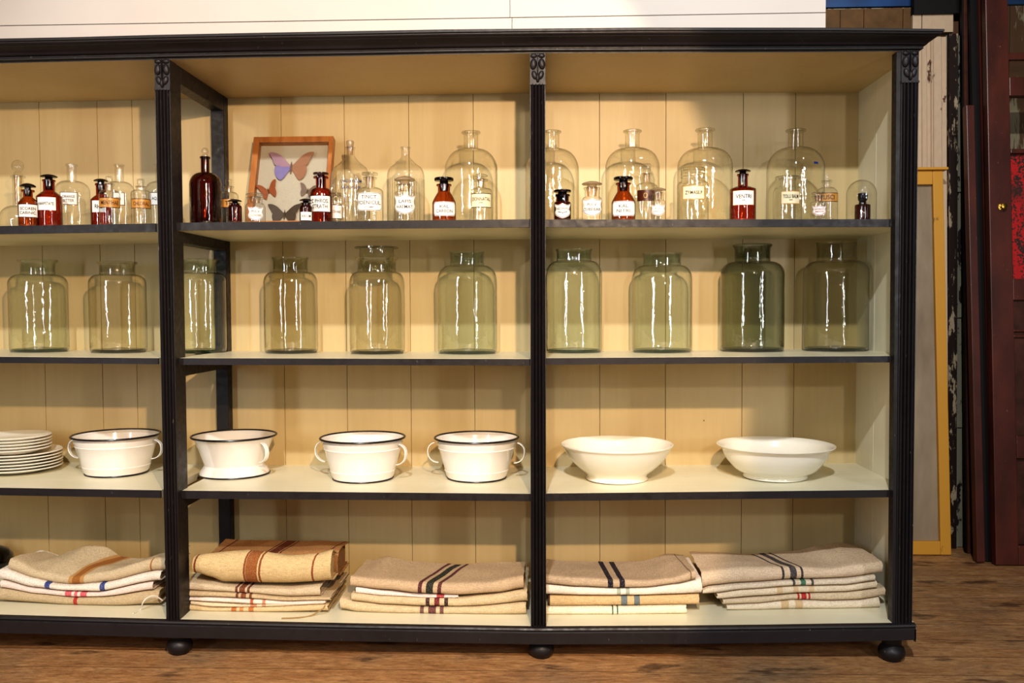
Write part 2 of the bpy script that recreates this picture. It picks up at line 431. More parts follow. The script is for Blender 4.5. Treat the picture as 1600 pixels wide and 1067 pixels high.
# ------------------------------------------------------------------ labels & lettering
FONTC = {}
def text_mesh(line):
    if line in FONTC: return FONTC[line]
    if line == 'BIRD':
        w_ = [(0, -.5), (.08, -.1), (.25, .1), (.5, .15), (.42, .5), (.2, .3), (.07, .2), (0, .45), (-.07, .2), (-.2, .3), (-.42, .5), (-.5, .15), (-.25, .1), (-.08, -.1)]
        FONTC[line] = (w_, [tuple(range(len(w_)))]); return FONTC[line]
    cu = bpy.data.curves.new('t', 'FONT'); cu.body = line; cu.align_x = 'CENTER'; cu.resolution_u = 3; cu.offset = .007
    o = bpy.data.objects.new('t', cu); COL.objects.link(o)
    dg = bpy.context.evaluated_depsgraph_get(); me = bpy.data.meshes.new_from_object(o.evaluated_get(dg))
    vs = [Vector(v.co) for v in me.vertices]; fs = [tuple(p.vertices) for p in me.polygons]
    bpy.data.objects.remove(o); bpy.data.curves.remove(cu); bpy.data.meshes.remove(me)
    x0 = min(v.x for v in vs); x1 = max(v.x for v in vs); y0 = min(v.y for v in vs); y1 = max(v.y for v in vs)
    vs = [((v.x - (x0 + x1) / 2) / (x1 - x0), (v.y - (y0 + y1) / 2) / (y1 - y0)) for v in vs]
    FONTC[line] = (vs, fs); return FONTC[line]

def wrap(c, R, az, u, v, lift): # u metres round the cylinder
    a = az + u / R
    return (c[0] + (R + lift) * math.cos(a), c[1] + (R + lift) * math.sin(a), v)
def patch(c, R, az, hw, z0, z1, shape, lift, grow=0.0):
    nu, nv = 24, 12; vs = []; h = (z1 - z0)
    hw += grow; z0 -= grow; z1 += grow
    for j in range(nv + 1):
        t = j / nv
        for i in range(nu + 1):
            u = i / nu * 2 - 1
            if shape == 'rect': w, to, bo = 1, 0, 0
            elif shape == 'oct':
                w, to, bo = 1, 0, 0
                e = max(0, abs(t - .5) - .32) / .18; w = 1 - .16 * e ** 1.3
            elif shape == 'band': w, to, bo = 1, 0, 0
            else:   # shield
                w = .90 + .10 * math.cos((t - .1) * 2 * PI * 1.15) - (.18 * max(0, .25 - t) / .25)
                to = -.10 * h * (abs(math.sin(u * PI)) * 1.0 if abs(u) < 1 else 0); bo = .20 * h * abs(u) ** 1.6
            z = lerp(z0 + bo, z1 + to, t)
            vs.append(wrap(c, R, az, u * hw * w, z, lift))
    fs = [(j * (nu + 1) + i, j * (nu + 1) + i + 1, (j + 1) * (nu + 1) + i + 1, (j + 1) * (nu + 1) + i) for j in range(nv) for i in range(nu)]
    return vs, fs

def add_label(root, c, R, cx, hwpx, Y, spec):
    """spec: x0,x1,y0,y1, shape, fill, border, lines[(text, relwidth, relheight)], ink"""
    x0, x1, y0, y1, shape, fill, border, lines, ink = spec
    s = S(Y)
    lx = (x0 + x1) / 2 - cx
    camaz = math.atan2(CAM.y - c[1], CAM.x - c[0])
    az = camaz + math.asin(max(-.95, min(.95, lx / hwpx)))
    halfang = math.asin(min(.97, (x1 - x0) / 2 / hwpx))
    hw = halfang * R
    z0, z1 = P(cx, y1, Y).z, P(cx, y0, Y).z
    vs, fs = patch(c, R, az, hw, z0, z1, shape, .0010)
    lo = mesh_obj('label', vs, fs, fill, root, True)
    def child(nm, vs, fs, mt):
        o = mesh_obj(nm, vs, fs, mt, None, True); o.parent = lo; o.matrix_parent_inverse = Matrix.Translation(-world_of(root))
    if border:
        if shape in ('oct', 'shield'):
            vs, fs = patch(c, R, az, hw, z0, z1, shape, .0013, -.0012); child('border', vs, fs, border)
            vs, fs = patch(c, R, az, hw, z0, z1, shape, .0016, -.0026); child('label_face', vs, fs, fill)
        else:
            vs, fs = patch(c, R, az, hw, z0, z1, shape, .0006, .0022); child('border', vs, fs, border)
    H = (z1 - z0)
    n = len(lines); tot = sum(l[2] for l in lines); gap = .10 * H
    y = z0 + H * .5 + (tot * H + gap * (n - 1)) / 2
    av = []; af = []
    for (tx, rw, rh) in lines:
        vv, ff = text_mesh(tx); hh = rh * H; b = len(av)
        for u, v in vv: av.append(wrap(c, R, az, u * rw * 2 * hw, y - hh / 2 + v * hh, .0021))
        af += [tuple(i + b for i in f) for f in ff]; y -= hh + gap
    if av: child('lettering', av, af, ink)

def shoulder(R, zs, rn, zn, style, n=9):
    out = []
    for i in range(n + 1):
        t = i / n
        if style == 'dome': a = t * PI / 2; out.append((rn + (R - rn) * math.cos(a) ** .92, zs + (zn - zs) * math.sin(a)))
        elif style == 'cone': out.append((lerp(R, rn, t ** 1.05), zs + (zn - zs) * t ** .85))
        elif style == 'onion':
            k = 1 - t; e = (1 - (1 - k) ** 2.0) if k > .55 else (k / .55) ** 1.35 * (1 - .45 ** 2.0); out.append((rn + (R - rn) * e, zs + (zn - zs) * t))
    return out

def stopper(root, kind, c, ztop, zb, hw, rn, mat, plug=True):
    h = ztop - zb; m = MB(); cc = (c[0], c[1], zb)
    if kind == 'mushroom':
        pr = [(0, -.001), (rn * .95, -.001), (rn * .80, h * .25), (rn * .9, h * .38), (hw * .93, h * .42), (hw, h * .52), (hw * .93, h * .66), (hw * .6, h * .86), (hw * .25, h * .97), (0, h)]
    elif kind == 'flat':
        pr = [(0, -.001), (rn * .95, -.001), (rn * .85, h * .45), (hw * .96, h * .5), (hw, h * .62), (hw, h * .92), (hw * .95, h), (0, h)]
    elif kind == 'ball':
        b = h * .22; R = (h - b) / 2
        pr = [(0, -.001), (rn * 1.1, -.001), (rn * 1.1, b * .4), (rn * .7, b)] + [(max(hw * math.cos(a), rn * .6 if a < 0 else 0), b + R + R * math.sin(a)) for a in [(-70 + 16 * i) * PI / 180 for i in range(10)]] + [(0, h)]
    elif kind == 'block':
        pr = [(0, -.001), (rn * .9, -.001), (hw * .75, h * .12), (hw * .92, h * .3), (hw, h * .85), (hw * .85, h), (0, h)]
    elif kind == 'spire':
        pr = [(0, -.001), (hw * .9, -.001), (hw * .9, h * .12), (hw * .35, h * .2), (hw * .45, h * .5), (hw * .55, h * .65), (hw * .2, h * .85), (0, h)]
    o = m.lathe(pr, cc, 6 if kind == 'flat6' else 28).build('stopper', mat, root, True, 40)
    return o

# ------------------------------------------------------------------ small bottles on the top shelf
def bottle(cx, hw, ys, yn, nhw, ym, lhw, Y, gm, style, text, stop=None, labels=(), ribs=False, lipm=None, name='apothecary_bottle', group=None, ncx=None, extra=None):
    s = S(Y); b = P(cx, 400, Y); zsf = shelf_z(1, b.x); c = Vector((b.x, Y, zsf + .0002))
    root = thing(name, c, text, 'jar' if 'jar' in name else 'bottle', group)
    R = hw * s; rn = nhw * s; rl = lhw * s
    z = lambda y: P(cx, y, Y).z - c.z
    zs, zn, zm = z(ys), z(yn), z(ym)
    lip = min(.006, (zm - zn) * .3)
    pr = [(0, .006), (R * .5, .004), (R * .86, .0), (R * .97, .002), (R, .008), (R, zs * .5), (R, zs)]
    pr += shoulder(R, zs, rn, zn, style)[1:]
    pr += [(rn, lerp(zn, zm, .5)), (rn * 1.0, zm - lip * 1.1), (rl * .96, zm - lip), (rl, zm - lip * .5), (rl * .95, zm), (rn * .82, zm), (rn * .78, zm - lip * 1.5)]
    nseg = 48
    m = MB(); m.lathe(pr, c, nseg)
    o = m.build('glass_body', gm, root, True, 60)
    if ribs:
        mr = MB()
        for k in range(40):
            a = 2 * PI * k / 40
            mr.tube([(c.x + (R + .0002) * math.cos(a), c.y + (R + .0002) * math.sin(a), c.z + .01), (c.x + (R + .0002) * math.cos(a), c.y + (R + .0002) * math.sin(a), c.z + zs * .94)], .0013, 5)
        mr.build('moulded_ribs', gm, root)
    if stop:
        kind, yt, shw, sm = stop
        stopper(root, kind, c, P(cx, yt, Y).z, c.z + zm, shw * s, rn * .8, sm)
        if kind in ('mushroom', 'flat', 'ball', 'block') and yn - ym > 6:
            pm = sm
            pl = MB().lathe([(0, zn + (zm - zn) * .1), (rn * .62, zn + (zm - zn) * .1), (rn * .76, zm - .0005), (0, zm - .0005)], c, 20).build('stopper_plug', PLUG if gm in (CLEAR, CLEARY, MILK) else sm, root)
    for sp in labels: add_label(root, c, R, cx, hw, Y, sp)
    return root, c, R

PA, PC = PAPER, PAPERC
BI = INK
def L(x0, x1, y0, y1, shape, lines, fill=None, border=None, ink=None):
    return (x0, x1, y0, y1, shape, fill or PAPER, border, lines, ink or INK)

CL, CY, AM, RA, DK, MK = CLEAR, CLEARY, AMBER, REDAMB, DKAMB, MILK
# --- left bay
bottle(31, 29, 346, 322, 8, 275, 11, .30, CL, 'dome', 'squat clear decanter with long neck and round ball stopper, far left of top shelf', ('ball', 250, 9, CL), name='glass_decanter')
bottle(46, 15, 318, 308, 7, 297, 10, .09, AM, 'cone', 'small brown bottle with black stopper and two-line label, left of the red bottle', ('mushroom', 286, 12, BLACKG), [L(33, 58, 321, 340, 'rect', [('SCOREN', .75, .24), ('CABINIC.', .8, .24)], PA, INK)])
bottle(79, 19, 308, 299, 8.5, 281, 10, .13, RA, 'cone', 'red-brown bottle with black mushroom stopper and wide label reading HARPSTATE', ('mushroom', 272, 13, BLACKG), [L(61, 87, 310, 330, 'rect', [('HARPSTATE', .76, .24)], PA, None)])
bottle(115, 26, 300, 283, 7, 257, 9, .32, CL, 'dome', 'clear open bottle behind the red one with square label ORANGE BITTER', None, [L(98, 121, 304, 322, 'rect', [('ORANGE', .75, .24), ('BITTER', .65, .24)], PA, BROWNL)])
bottle(160, 16, 313, 305, 7.5, 287, 9, .17, RA, 'cone', 'red-brown bottle with black stopper half hidden behind a gold-banded clear bottle', ('mushroom', 279, 11, BLACKG), [L(146, 166, 315, 333, 'rect', [('RHS', .5, .35)], PA)])
bottle(173, 15.5, 303, 297, 6, 287, 8, .08, CL, 'dome', 'small clear bottle with gold band reading MENTHAE, in front of red-brown bottle', ('block', 276, 5.5, CL), [L(158.5, 187.5, 311, 325, 'band', [('MENTHAE', .7, .45)], GOLD, BROWNL, BROWNL)])
bottle(189, 22, 300, 284, 6.5, 257, 8, .32, CL, 'dome', 'tall clear open bottle standing behind the bottle marked MENTHAE', None, [L(180, 195, 304, 322, 'rect', [('AQ.', .5, .3)], PA, BROWNL)])
bottle(222, 15, 303, 297, 6.5, 291, 8, .09, CL, 'dome', 'small clear bottle with gold band reading CHLORAL, nearest the left fluted post', ('block', 280, 5.5, CL), [L(208.5, 235.5, 313, 326, 'band', [('CHLORAL', .7, .45)], GOLD, BROWNL, BROWNL)])
bottle(252, 22, 300, 284, 6.5, 257, 8, .33, CL, 'dome', 'clear bottle mostly hidden behind the left fluted post on top shelf', None, [L(236, 252, 304, 322, 'rect', [('AQ.', .5, .3)], PA, BROWNL)])
# --- middle bay
bottle(323, 24.5, 290, 270, 6.5, 245, 8, .17, DK, 'dome', 'large dark brown bottle beside the left post, tallest brown one', ('ball', 231, 5.5, CL), ribs=False)
bottle(359, 14.5, 307, 300, 6, 291, 8, .24, CL, 'dome', 'clear bottle with glass stopper and gold band behind the tiny brown bottle', ('block', 280, 5, CL), [L(345, 372, 313, 325, 'band', [('TR', .3, .55)], GOLD, BROWNL, INK)])
bottle(368.5, 10.5, 325, 320, 6.5, 318, 9, .07, DK, 'dome', 'tiny unlabelled dark brown bottle with black stopper beside large brown bottle', ('mushroom', 311, 10.5, BLACKG))
bottle(400, 15.5, 326, 318, 11, 308, 13, .10, CL, 'dome', 'small clear jar with shield label PULV. DOWERI before the butterfly frame', ('mushroom', 301, 14, CL), [L(389, 412, 324, 346, 'shield', [('PULV.', .5, .18), ('DOWERI', .66, .18)], PA, BLUEINK)], name='apothecary_jar')
bottle(479, 10, 326, 321, 7, 317, 9, .07, DK, 'dome', 'tiny dark brown bottle with small white label at the frame corner', ('mushroom', 310, 10, BLACKG), [L(471.5, 487.5, 332, 345, 'rect', [('IODUM', .7, .3)], PA)])
bottle(503, 17.5, 305, 294, 8, 276, 12, .14, RA, 'dome', 'red-brown bottle with flat lip stopper and white label Z PHROS. STRATH', ('flat', 270, 12, DK), [L(486, 515, 308, 332, 'rect', [('Z PHROS.', .78, .26), ('STRATH', .68, .26)], PA, INK)])
bottle(524, 12.5, 316, 309, 10, 306, 12, .22, CL, 'dome', 'short clear jar labelled ACID. TANNIC. between red-brown bottle and ribbed bottle', ('flat', 302, 11.5, CL), [L(513, 534, 322, 342, 'rect', [('ACID.TANNIC.', .88, .22)], PA, INK)], name='apothecary_jar')
bottle(549, 29.5, 278, 243, 6.5, 230, 8, .34, CL, 'onion', 'tall ribbed clear bottle with square stopper and blue lettering', ('block', 220, 6, MK), [L(534, 566, 283, 291, 'band', [('UNGUENTUM', .95, .55)], CL, None, BLUEINK), L(534, 566, 293, 300, 'band', [('SULFUR', .9, .6)], CL, None, BLUEINK)], ribs=True)
bottle(579, 20.5, 301, 293, 8, 277, 11, .12, CL, 'dome', 'clear bottle with flat stopper, black-bordered label TINCT. FOENICUL. COMP.', ('flat', 270, 12.5, CL), [L(560, 596, 303, 331, 'oct', [('TINCT.', .56, .21), ('FOENICUL.', .86, .21), ('COMP.', .35, .09)], PA, INK)])
bottle(635, 29, 276, 245, 6.5, 230, 8, .34, CL, 'onion', 'tall ribbed clear open bottle behind the LAPIS HAEMAT jar', None, ribs=True)
bottle(633.5, 16.5, 307, 299, 12, 288, 14, .11, CL, 'dome', 'clear jar with mushroom stopper and shield label LAPIS HAEMAT.', ('mushroom', 275, 16.5, MK), [L(618, 649, 305, 336, 'shield', [('LAPIS', .46, .17), ('HAEMAT.', .66, .17)], PA, INK)], name='apothecary_jar')
bottle(694.5, 18.5, 317, 300, 9.5, 288, 12, .10, AM, 'cone', 'brown bottle with black hexagonal stopper and label KAL. CARBON.', ('flat', 278, 15, BLACKG), [L(679.5, 711.5, 317, 339, 'oct', [('KAL.', .38, .22), ('CARBON.', .7, .22)], PA, INK)])
bottle(737, 41, 268, 233, 11, 206, 15, .34, CY, 'dome', 'large clear wide-shouldered bottle behind the bottle marked DONNATAL', None)
bottle(752, 18, 300, 294, 7, 280, 11, .11, CL, 'dome', 'clear bottle with disc stopper and rectangular label reading DONNATAL', ('mushroom', 271, 11, CL), [L(738, 767, 305, 325, 'rect', [('DONNATAL', .85, .28), ('SIR.', .2, .1)], PC, INK)])
bottle(863, 41.5, 268, 233, 11, 205, 14.5, .34, CY, 'dome', 'large clear bottle partly hidden behind the middle fluted post', None)
# --- right bay
bottle(879, 13.5, 320, 315, 10, 304, 12, .08, DK, 'dome', 'small near-black bottle with shield label THEOPHYLL. and a little bird', ('flat', 297, 13.5, BLACKG), [L(867.5, 891, 319, 342, 'shield', [('THEOPHYLL.', .82, .16), ('BIRD', .5, .16)], PA, INK)])
bottle(925, 15.5, 314, 308, 11, 293, 13, .10, CL, 'dome', 'clear jar with milky mushroom stopper and shield label PULV. CUBEBAR.', ('mushroom', 283, 16, MK), [L(911, 940, 311, 339, 'shield', [('PULV.', .4, .16), ('CUBEBAR.', .78, .17)], PA, INK)], name='apothecary_jar')
bottle(974, 18.5, 317, 300, 9.5, 286, 12, .10, AM, 'cone', 'brown bottle with black hexagonal stopper and label KAL. NITRI.', ('flat', 277, 15, BLACKG), [L(958.5, 991.5, 316, 339, 'oct', [('KAL.', .38, .22), ('NITRI.', .55, .22)], PA, INK)])
bottle(988, 41.5, 262, 232, 11, 204, 14.5, .34, CY, 'dome', 'large clear open bottle behind the bottle marked KAL. NITRI.', None)
bottle(1010, 18.5, 298, 286, 7, 271, 9, .19, CL, 'dome', 'clear bottle with knob stopper and dark brown label bearing gold letter O', ('block', 256, 7, CL), [L(996, 1021, 299, 316, 'rect', [('O', .22, .5)], BROWNL, None, GOLD)])
bottle(1028, 11.5, 318, 313, 8.5, 301, 10, .08, CL, 'dome', 'small clear jar with red-lettered shield label ACID. CARBOLIC.', ('mushroom', 293, 12.5, MK), [L(1018, 1038.5, 320, 338, 'shield', [('ACID.', .4, .16), ('CARBOLIC.', .7, .14)], PA, REDINK, REDINK)], name='apothecary_jar')
r_, c_, R_ = bottle(1082, 24, 290, 284, 18, 263, 19, .12, CL, 'dome', 'wide clear screw-neck jar with pale gold label reading ZYMASE P', None, [L(1068.5, 1099, 294, 313, 'rect', [('ZYMASE.P', .78, .28)], PC, GOLD)], name='apothecary_jar')
m = MB(); 
for yy in (267, 272, 277):
    zz = P(1082, yy, .12).z; rr = 18.3 * S(.12); m.tube([(c_.x + rr * math.cos(a), c_.y + rr * math.sin(a), zz) for a in [2 * PI * i / 40 for i in range(41)]], .0012, 6)
m.build('screw_thread', CLEAR, r_)
bottle(1101, 42, 262, 232, 11, 202, 15, .34, CY, 'dome', 'large clear open bottle behind the ZYMASE P jar', None)
bottle(1160, 20, 296, 291, 7.5, 272, 9, .11, RA, 'cone', 'red-brown bottle with black mushroom stopper and label reading VENTRI', ('mushroom', 264, 12, BLACKG), [L(1147, 1176, 301, 321, 'rect', [('VENTRI', .7, .3), ('SIR.', .18, .1)], PA, PAPERC)])
r_, c_, R_ = bottle(1242, 43, 266, 231, 11, 203, 15.5, .34, CY, 'dome', 'large clear open bottle furthest right, with a tiny blue mark', None, [L(1267, 1275, 259, 262.5, 'rect', [], BLUEINK, None)])
bottle(1229.5, 21.5, 303, 293, 16, 276, 18.5, .12, CL, 'dome', 'wide-mouthed clear open jar with pale label reading TOLU BALM', None, [L(1222, 1248, 302, 320, 'rect', [('TOLU BALM', .82, .32), ('SIR.', .2, .1)], PC, GOLD)], name='apothecary_jar')
bottle(1291, 16.5, 305, 293, 6, 282, 8, .19, CL, 'dome', 'clear bottle with pointed stopper and gold band reading TUSCI', ('spire', 269, 4.5, CL), [L(1277, 1307, 304, 316, 'band', [('TUSCI', .55, .6)], GOLD, BROWNL, BROWNL)])
bottle(1278, 12, 319, 315, 8, 306, 10, .07, CL, 'dome', 'small clear bottle with red-lettered shield label in front of TUSCI bottle', ('flat', 301, 10, CL), [L(1270, 1290, 322, 338, 'shield', [('SPIRIT.', .6, .14), ('MENTH.', .5, .14)], PA, REDINK, REDINK)])
# dome with a small bottle under it
bottle(1347, 11.5, 321, 319, 5.5, 316, 6, .15, DK, 'dome', 'tiny dark brown bottle standing under the glass dome', ('block', 302, 7.5, BLACKG))
Yd = .15; b = P(1345, 400, Yd); c = Vector((b.x, Yd, shelf_z(1, b.x) + .0004)); R = 22 * S(Yd); zt = P(1345, 281, Yd).z - c.z
dm = thing('glass_dome', c, 'clear rounded glass dome covering a tiny brown bottle, far right of top shelf', 'dome')
MB().lathe([(R, 0), (R * 1.04, .001), (R, .004)] + [(R, zt - R)] + [(R * math.cos(a), zt - R + R * math.sin(a)) for a in [i * PI / 20 for i in range(1, 10)]] + [(0, zt)], c, 40).build('glass_shell', CLEAR, dm)

# ------------------------------------------------------------------ big jars on the second shelf
def on_shelf(k, cx, pyb, hwpx):
    Y = .25
    for _ in range(6):
        x = P(cx, pyb, Y).x; z = shelf_z(k, x); q = PZ(cx, pyb, z); Y = q.y + hwpx * S(Y)
    return Y, P(cx, pyb, Y).x
def jar(cx, hw, yrim, rhw, ynb, nhw, ysh, yb, gm, text, lid=None, wob=0):
    Y, x = on_shelf(2, cx, yb, hw * .95); Y = min(Y, .40)
    z0 = shelf_z(2, x); c = Vector((x, Y, z0 + .0003)); s = S(Y)
    root = thing('glass_jar', c, text, 'jar')
    z = lambda y: P(cx, y, Y).z - c.z
    R, rr, rn = hw * s, rhw * s, nhw * s
    zr, zn, zs = z(yrim), z(ynb), z(ysh)
    pr = [(0, .014), (R * .5, .009), (R * .8, .002), (R * .92, .0), (R * .985, .006), (R, .018), (R * 1.0, zs * .4), (R * 1.0, zs * .8), (R, zs)]
    pr += shoulder(R, zs, rn, zn, 'dome')[1:]
    pr += [(rn * .985, lerp(zn, zr, .4)), (rn, lerp(zn, zr, .75)), (rr * .97, zr - .007), (rr, zr - .003), (rr * .97, zr), (rr * .93, zr - .002), (rn * .93, zr - .012), (rn * .93, lerp(zn, zr, .2))]
    m = MB().lathe(pr, c, 64)
    for i, v in enumerate(m.v):     # hand-blown irregularity
        nn = noise.noise(Vector((v.x * 9 + cx, v.y * 9, (v.z - c.z) * 7)))
        hh = min(1, (v.z - c.z) / .04)
        d = Vector((v.x - c.x, v.y - c.y, 0)); v += d * (nn * .018 * hh)
    m.build('glass_body', gm, root, True, 60)
    # thick base glass
    MB().lathe([(0, .004), (R * .9, .002), (R * .955, .007), (R * .9, .011), (R * .5, .012), (0, .018)], c, 48).build('thick_base', THICKA if gm in (AQUA, GREEN) else THICKG, root)
    if lid:
        yt, lhw = lid; zt = z(yt); rl = lhw * s
        MB().lathe([(0, zn + .004), (rn * .8, zn + .004), (rn * .88, zr), (rr * .8, zr + .003), (rr * .78, zt - .006), (rl, zt - .005), (rl, zt - .001), (rl * .95, zt), (0, zt)], c, 48).build('stopper_lid', gm, root, True, 40)
jar(62, 43, 406, 29, 429, 25, 444, 551, GREEN, 'pale green glass jar with wavy rim, leftmost of the big jars')
jar(186, 42.5, 409, 30, 429, 26.5, 443, 552, OLIVE, 'olive-brown glass jar just left of the left fluted post', )
jar(317, 39, 405, 28, 426, 25.5, 440, 552, GREEN, 'green glass jar against the dark divider frame, right of left post')
jar(455.5, 41.5, 402, 28.5, 425, 27, 442, 553, OLIVE, 'olive-green glass jar with open mouth, left of the lidded jar')
jar(590, 43, 402, 34, 425, 30, 444, 554, OLIVE, 'large olive glass jar closed with a flat glass stopper lid', lid=(386, 34))
jar(730.5, 46.5, 393, 27.5, 415, 26.5, 440, 554, AQUA, 'aqua glass jar with folded rim, right of the lidded jar')
jar(897, 43.5, 389, 28.5, 408, 27, 432, 552, AQUA, 'pale aqua glass jar partly behind the middle fluted post')
jar(1034, 46, 395, 30.5, 415, 29, 437, 552, AQUA, 'aqua glass jar with thick teal base, left of the smoky jar')
jar(1172, 48, 382, 30, 409, 27, 430, 550, SMOKE, 'dark smoky green glass jar, the darkest of the big jars')
jar(1300, 48.5, 378, 30, 408, 29, 428, 549, OLIVE, 'tall clear olive-tinted glass jar at the far right end')

# ------------------------------------------------------------------ enamel pans, bowls, plates on third shelf
def lathe_obj(name, pr, c, mat, root, n=56, auto=50): return MB().lathe(pr, c, n).build(name, mat, root, True, auto)
def ring(name, r, z, t, c, mat, root):
    return MB().tube([(c.x + r * math.cos(a), c.y + r * math.sin(a), c.z + z) for a in [2 * PI * i / 64 for i in range(65)]], t, 8, cap=False).build(name, mat, root)
def bucket(cx, rimhw, yrim, basehw, yb, text, footed=False, handles=(PI, 0)):
    Y, x = on_shelf(3, cx, yb, basehw); c = Vector((x, Y, shelf_z(3, x) + .0003)); s = S(Y)
    root = thing('enamel_bucket', c, text, 'bucket')
    R, r0 = rimhw * s, basehw * s; H = P(cx, yrim, Y).z - c.z
    rad = lambda t: lerp(r0, R, t)
    if footed:
        w = 46 * s
        pr = [(0, .012), (r0 * .9, .012), (r0, .001), (r0 * .995, .006), (r0 * .97, .014), (w * 1.02, .030), (w, .036), (w * 1.03, .046), (lerp(w, R * .94, .5), H * .65), (R * .94, H * .93), (R, H), (R * .985, H - .001), (R * .92, H * .93), (w * .97, .04), (0, .036)]
    else:
        pr = [(0, .004), (r0 * .96, .004), (r0, .0005), (r0 * 1.005, .006)]
        for t in (.1, .19): pr.append((rad(t * .93) * 1.01, H * t))
        pr += [(rad(.2) + .0022, H * .215), (rad(.21) + .0005, H * .235)]
        pr += [(rad(.45), H * .48), (rad(.68), H * .73), (rad(.70) + .0022, H * .755), (rad(.71) + .0005, H * .78), (rad(.85), H * .9), (R * .905, H * .93), (R * .95, H * .975), (R, H), (R * .985, H - .0005), (R * .89, H * .93), (r0 * .97, .01), (0, .008)]
    lathe_obj('pan_body', pr, c, ENAMEL, root, auto=35)
    ring('black_rim', R, H, .0036, c, BLACKE, root)
    ring('black_base_edge', r0, .0026, .0026, c, BLACKE, root)
    for az in handles:
        u = Vector((math.cos(az), math.sin(az), 0)); tn = Vector((-u.y, u.x, 0))
        pts = []
        for i in range(17):
            t = i / 16; a = lerp(80, -95, t) * PI / 180
            zc = H * .64; rb = rad(.62) * (.97 if footed else 1.0)
            pts.append(c + u * (rb + .004 + (.036 if not footed else .034) * max(0, math.cos(a)) + (R * .93 - rb) * max(0, math.sin(a)) * .9) + Vector((0, 0, zc + H * .25 * math.sin(a))))
        m = MB(); vs = []; fs = []
        for i, p in enumerate(pts):
            d = (pts[min(i + 1, 16)] - pts[max(i - 1, 0)]).normalized(); nrm = d.cross(tn).normalized()
            for (q, w) in ((-1, -1), (1, -1), (1, 1), (-1, 1)): vs.append(p + tn * q * .008 + nrm * w * .0015)
        for i in range(16):
            for k in range(4): fs.append((i * 4 + k, i * 4 + (k + 1) % 4, i * 4 + 4 + (k + 1) % 4, i * 4 + 4 + k))
        fs += [(0, 1, 2, 3), (64, 65, 66, 67)]
        bevel(m.add(vs, fs).build('handle', ENAMEL, root, True, 50), .0012, 2)
bucket(183, 66, 679, 47, 747, 'white enamel bucket with black rim left of the left post, beside plates', handles=(PI * 1.0, -.1))
bucket(367, 65, 680, 54, 750, 'white enamel pot with flared foot and single ear handle', footed=True, handles=(-.55,))
bucket(567.5, 66, 683, 47, 756, 'white enamel bucket in the centre of the middle bay', handles=(PI * .97, -.35))
bucket(745, 65.5, 683, 46, 755, 'white enamel bucket left of the middle fluted post', handles=(PI * 1.02, -.15))
def bowl(cx, rimhw, yrim, foothw, yb, text, lipw):
    Y, x = on_shelf(3, cx, yb, foothw); c = Vector((x, Y, shelf_z(3, x) + .0003)); s = S(Y)
    root = thing('serving_bowl', c, text, 'bowl'); R, r0 = rimhw * s, foothw * s; H = P(cx, yrim, Y).z - c.z
    if lipw == 0:
        o = [(0, .006), (r0 * .9, .006), (r0, 0), (r0 * .985, .006), (r0 * .93, .017), (r0 * 1.05, .026), (R * .72, H * .38), (R * .84, H * .58), (R * .92, H * .78), (R * .95, H * .90), (R * .985, H * .93), (R, H * .97), (R * .99, H)]
        i = [(R * .955, H * .985), (R * .91, H * .88), (R * .85, H * .65), (R * .7, H * .42), (R * .4, H * .27), (0, H * .22)]
    else:
        o = [(0, .006), (r0 * .9, .006), (r0, 0), (r0 * .99, .008), (r0 * .95, .016), (r0 * 1.2, .022), (R * .76, H * .40), (R * .86, H * .62), (R * .895, H * .82), (R * .91, H * .89), (R * .98, H * .95), (R, H * .985), (R * .99, H)]
        i = [(R * .95, H * .975), (R * .885, H * .90), (R * .87, H * .8), (R * .83, H * .62), (R * .7, H * .42), (R * .4, H * .27), (0, H * .22)]
    bo = MB().lathe(o + i, c, 64).build('bowl_body', CERAMIC, root, True, 60)
    m = bo.modifiers.new('sub', 'SUBSURF'); m.levels = 1; m.render_levels = 2
bowl(964, 88, 692, 48.5, 758, 'white ceramic bowl with smooth rounded rim, nearer the middle post', 0)
bowl(1211, 90, 693.5, 49, 755, 'white ceramic bowl with flared chipped lip, nearer the right end', 1)
# plates
Yp, xp = on_shelf(3, 28, 742, 38); zc = shelf_z(3, xp)
def plate(R, z, text, grp, dx, first=[None, None]):
    k = 0 if R > .13 else 1; c = Vector((xp + dx, Yp, z))
    t_ = thing('dinner_plate' if k == 0 else 'side_plate', c, text, 'plate', grp)
    pr = [(0, .003), (R * .55, .003), (R * .58, 0), (R * .62, .001), (R * .66, .005), (R * .98, .0145), (R, .0172), (R * .985, .0195), (R * .68, .0085), (R * .6, .006), (0, .006)]
    if first[k] is None: first[k] = MB().lathe(pr, c, 72).build('plate_body', CERAMIC, t_, True, 50)
    else:
        o = first[k].copy(); COL.objects.link(o); o.parent = t_
ordn = ['lowest', 'second from bottom', 'third from bottom', 'third from top', 'second from top', 'topmost']
for i in range(6): plate(66 * S(Yp), zc + .0006 + i * .0106, 'larger white plate, %s of the six large ones' % ordn[i], 'large white plates in the stack', random.uniform(-.002, .002))
ordn = ['lowest', 'second from bottom', 'middle one', 'second from top', 'topmost']
for i in range(5): plate(54 * S(Yp), zc + .0006 + 6 * .0106 + .002 + i * .0106, 'smaller white plate, %s of the five small ones on top' % ordn[i], 'small white plates in the stack', random.uniform(-.002, .002) - .008)

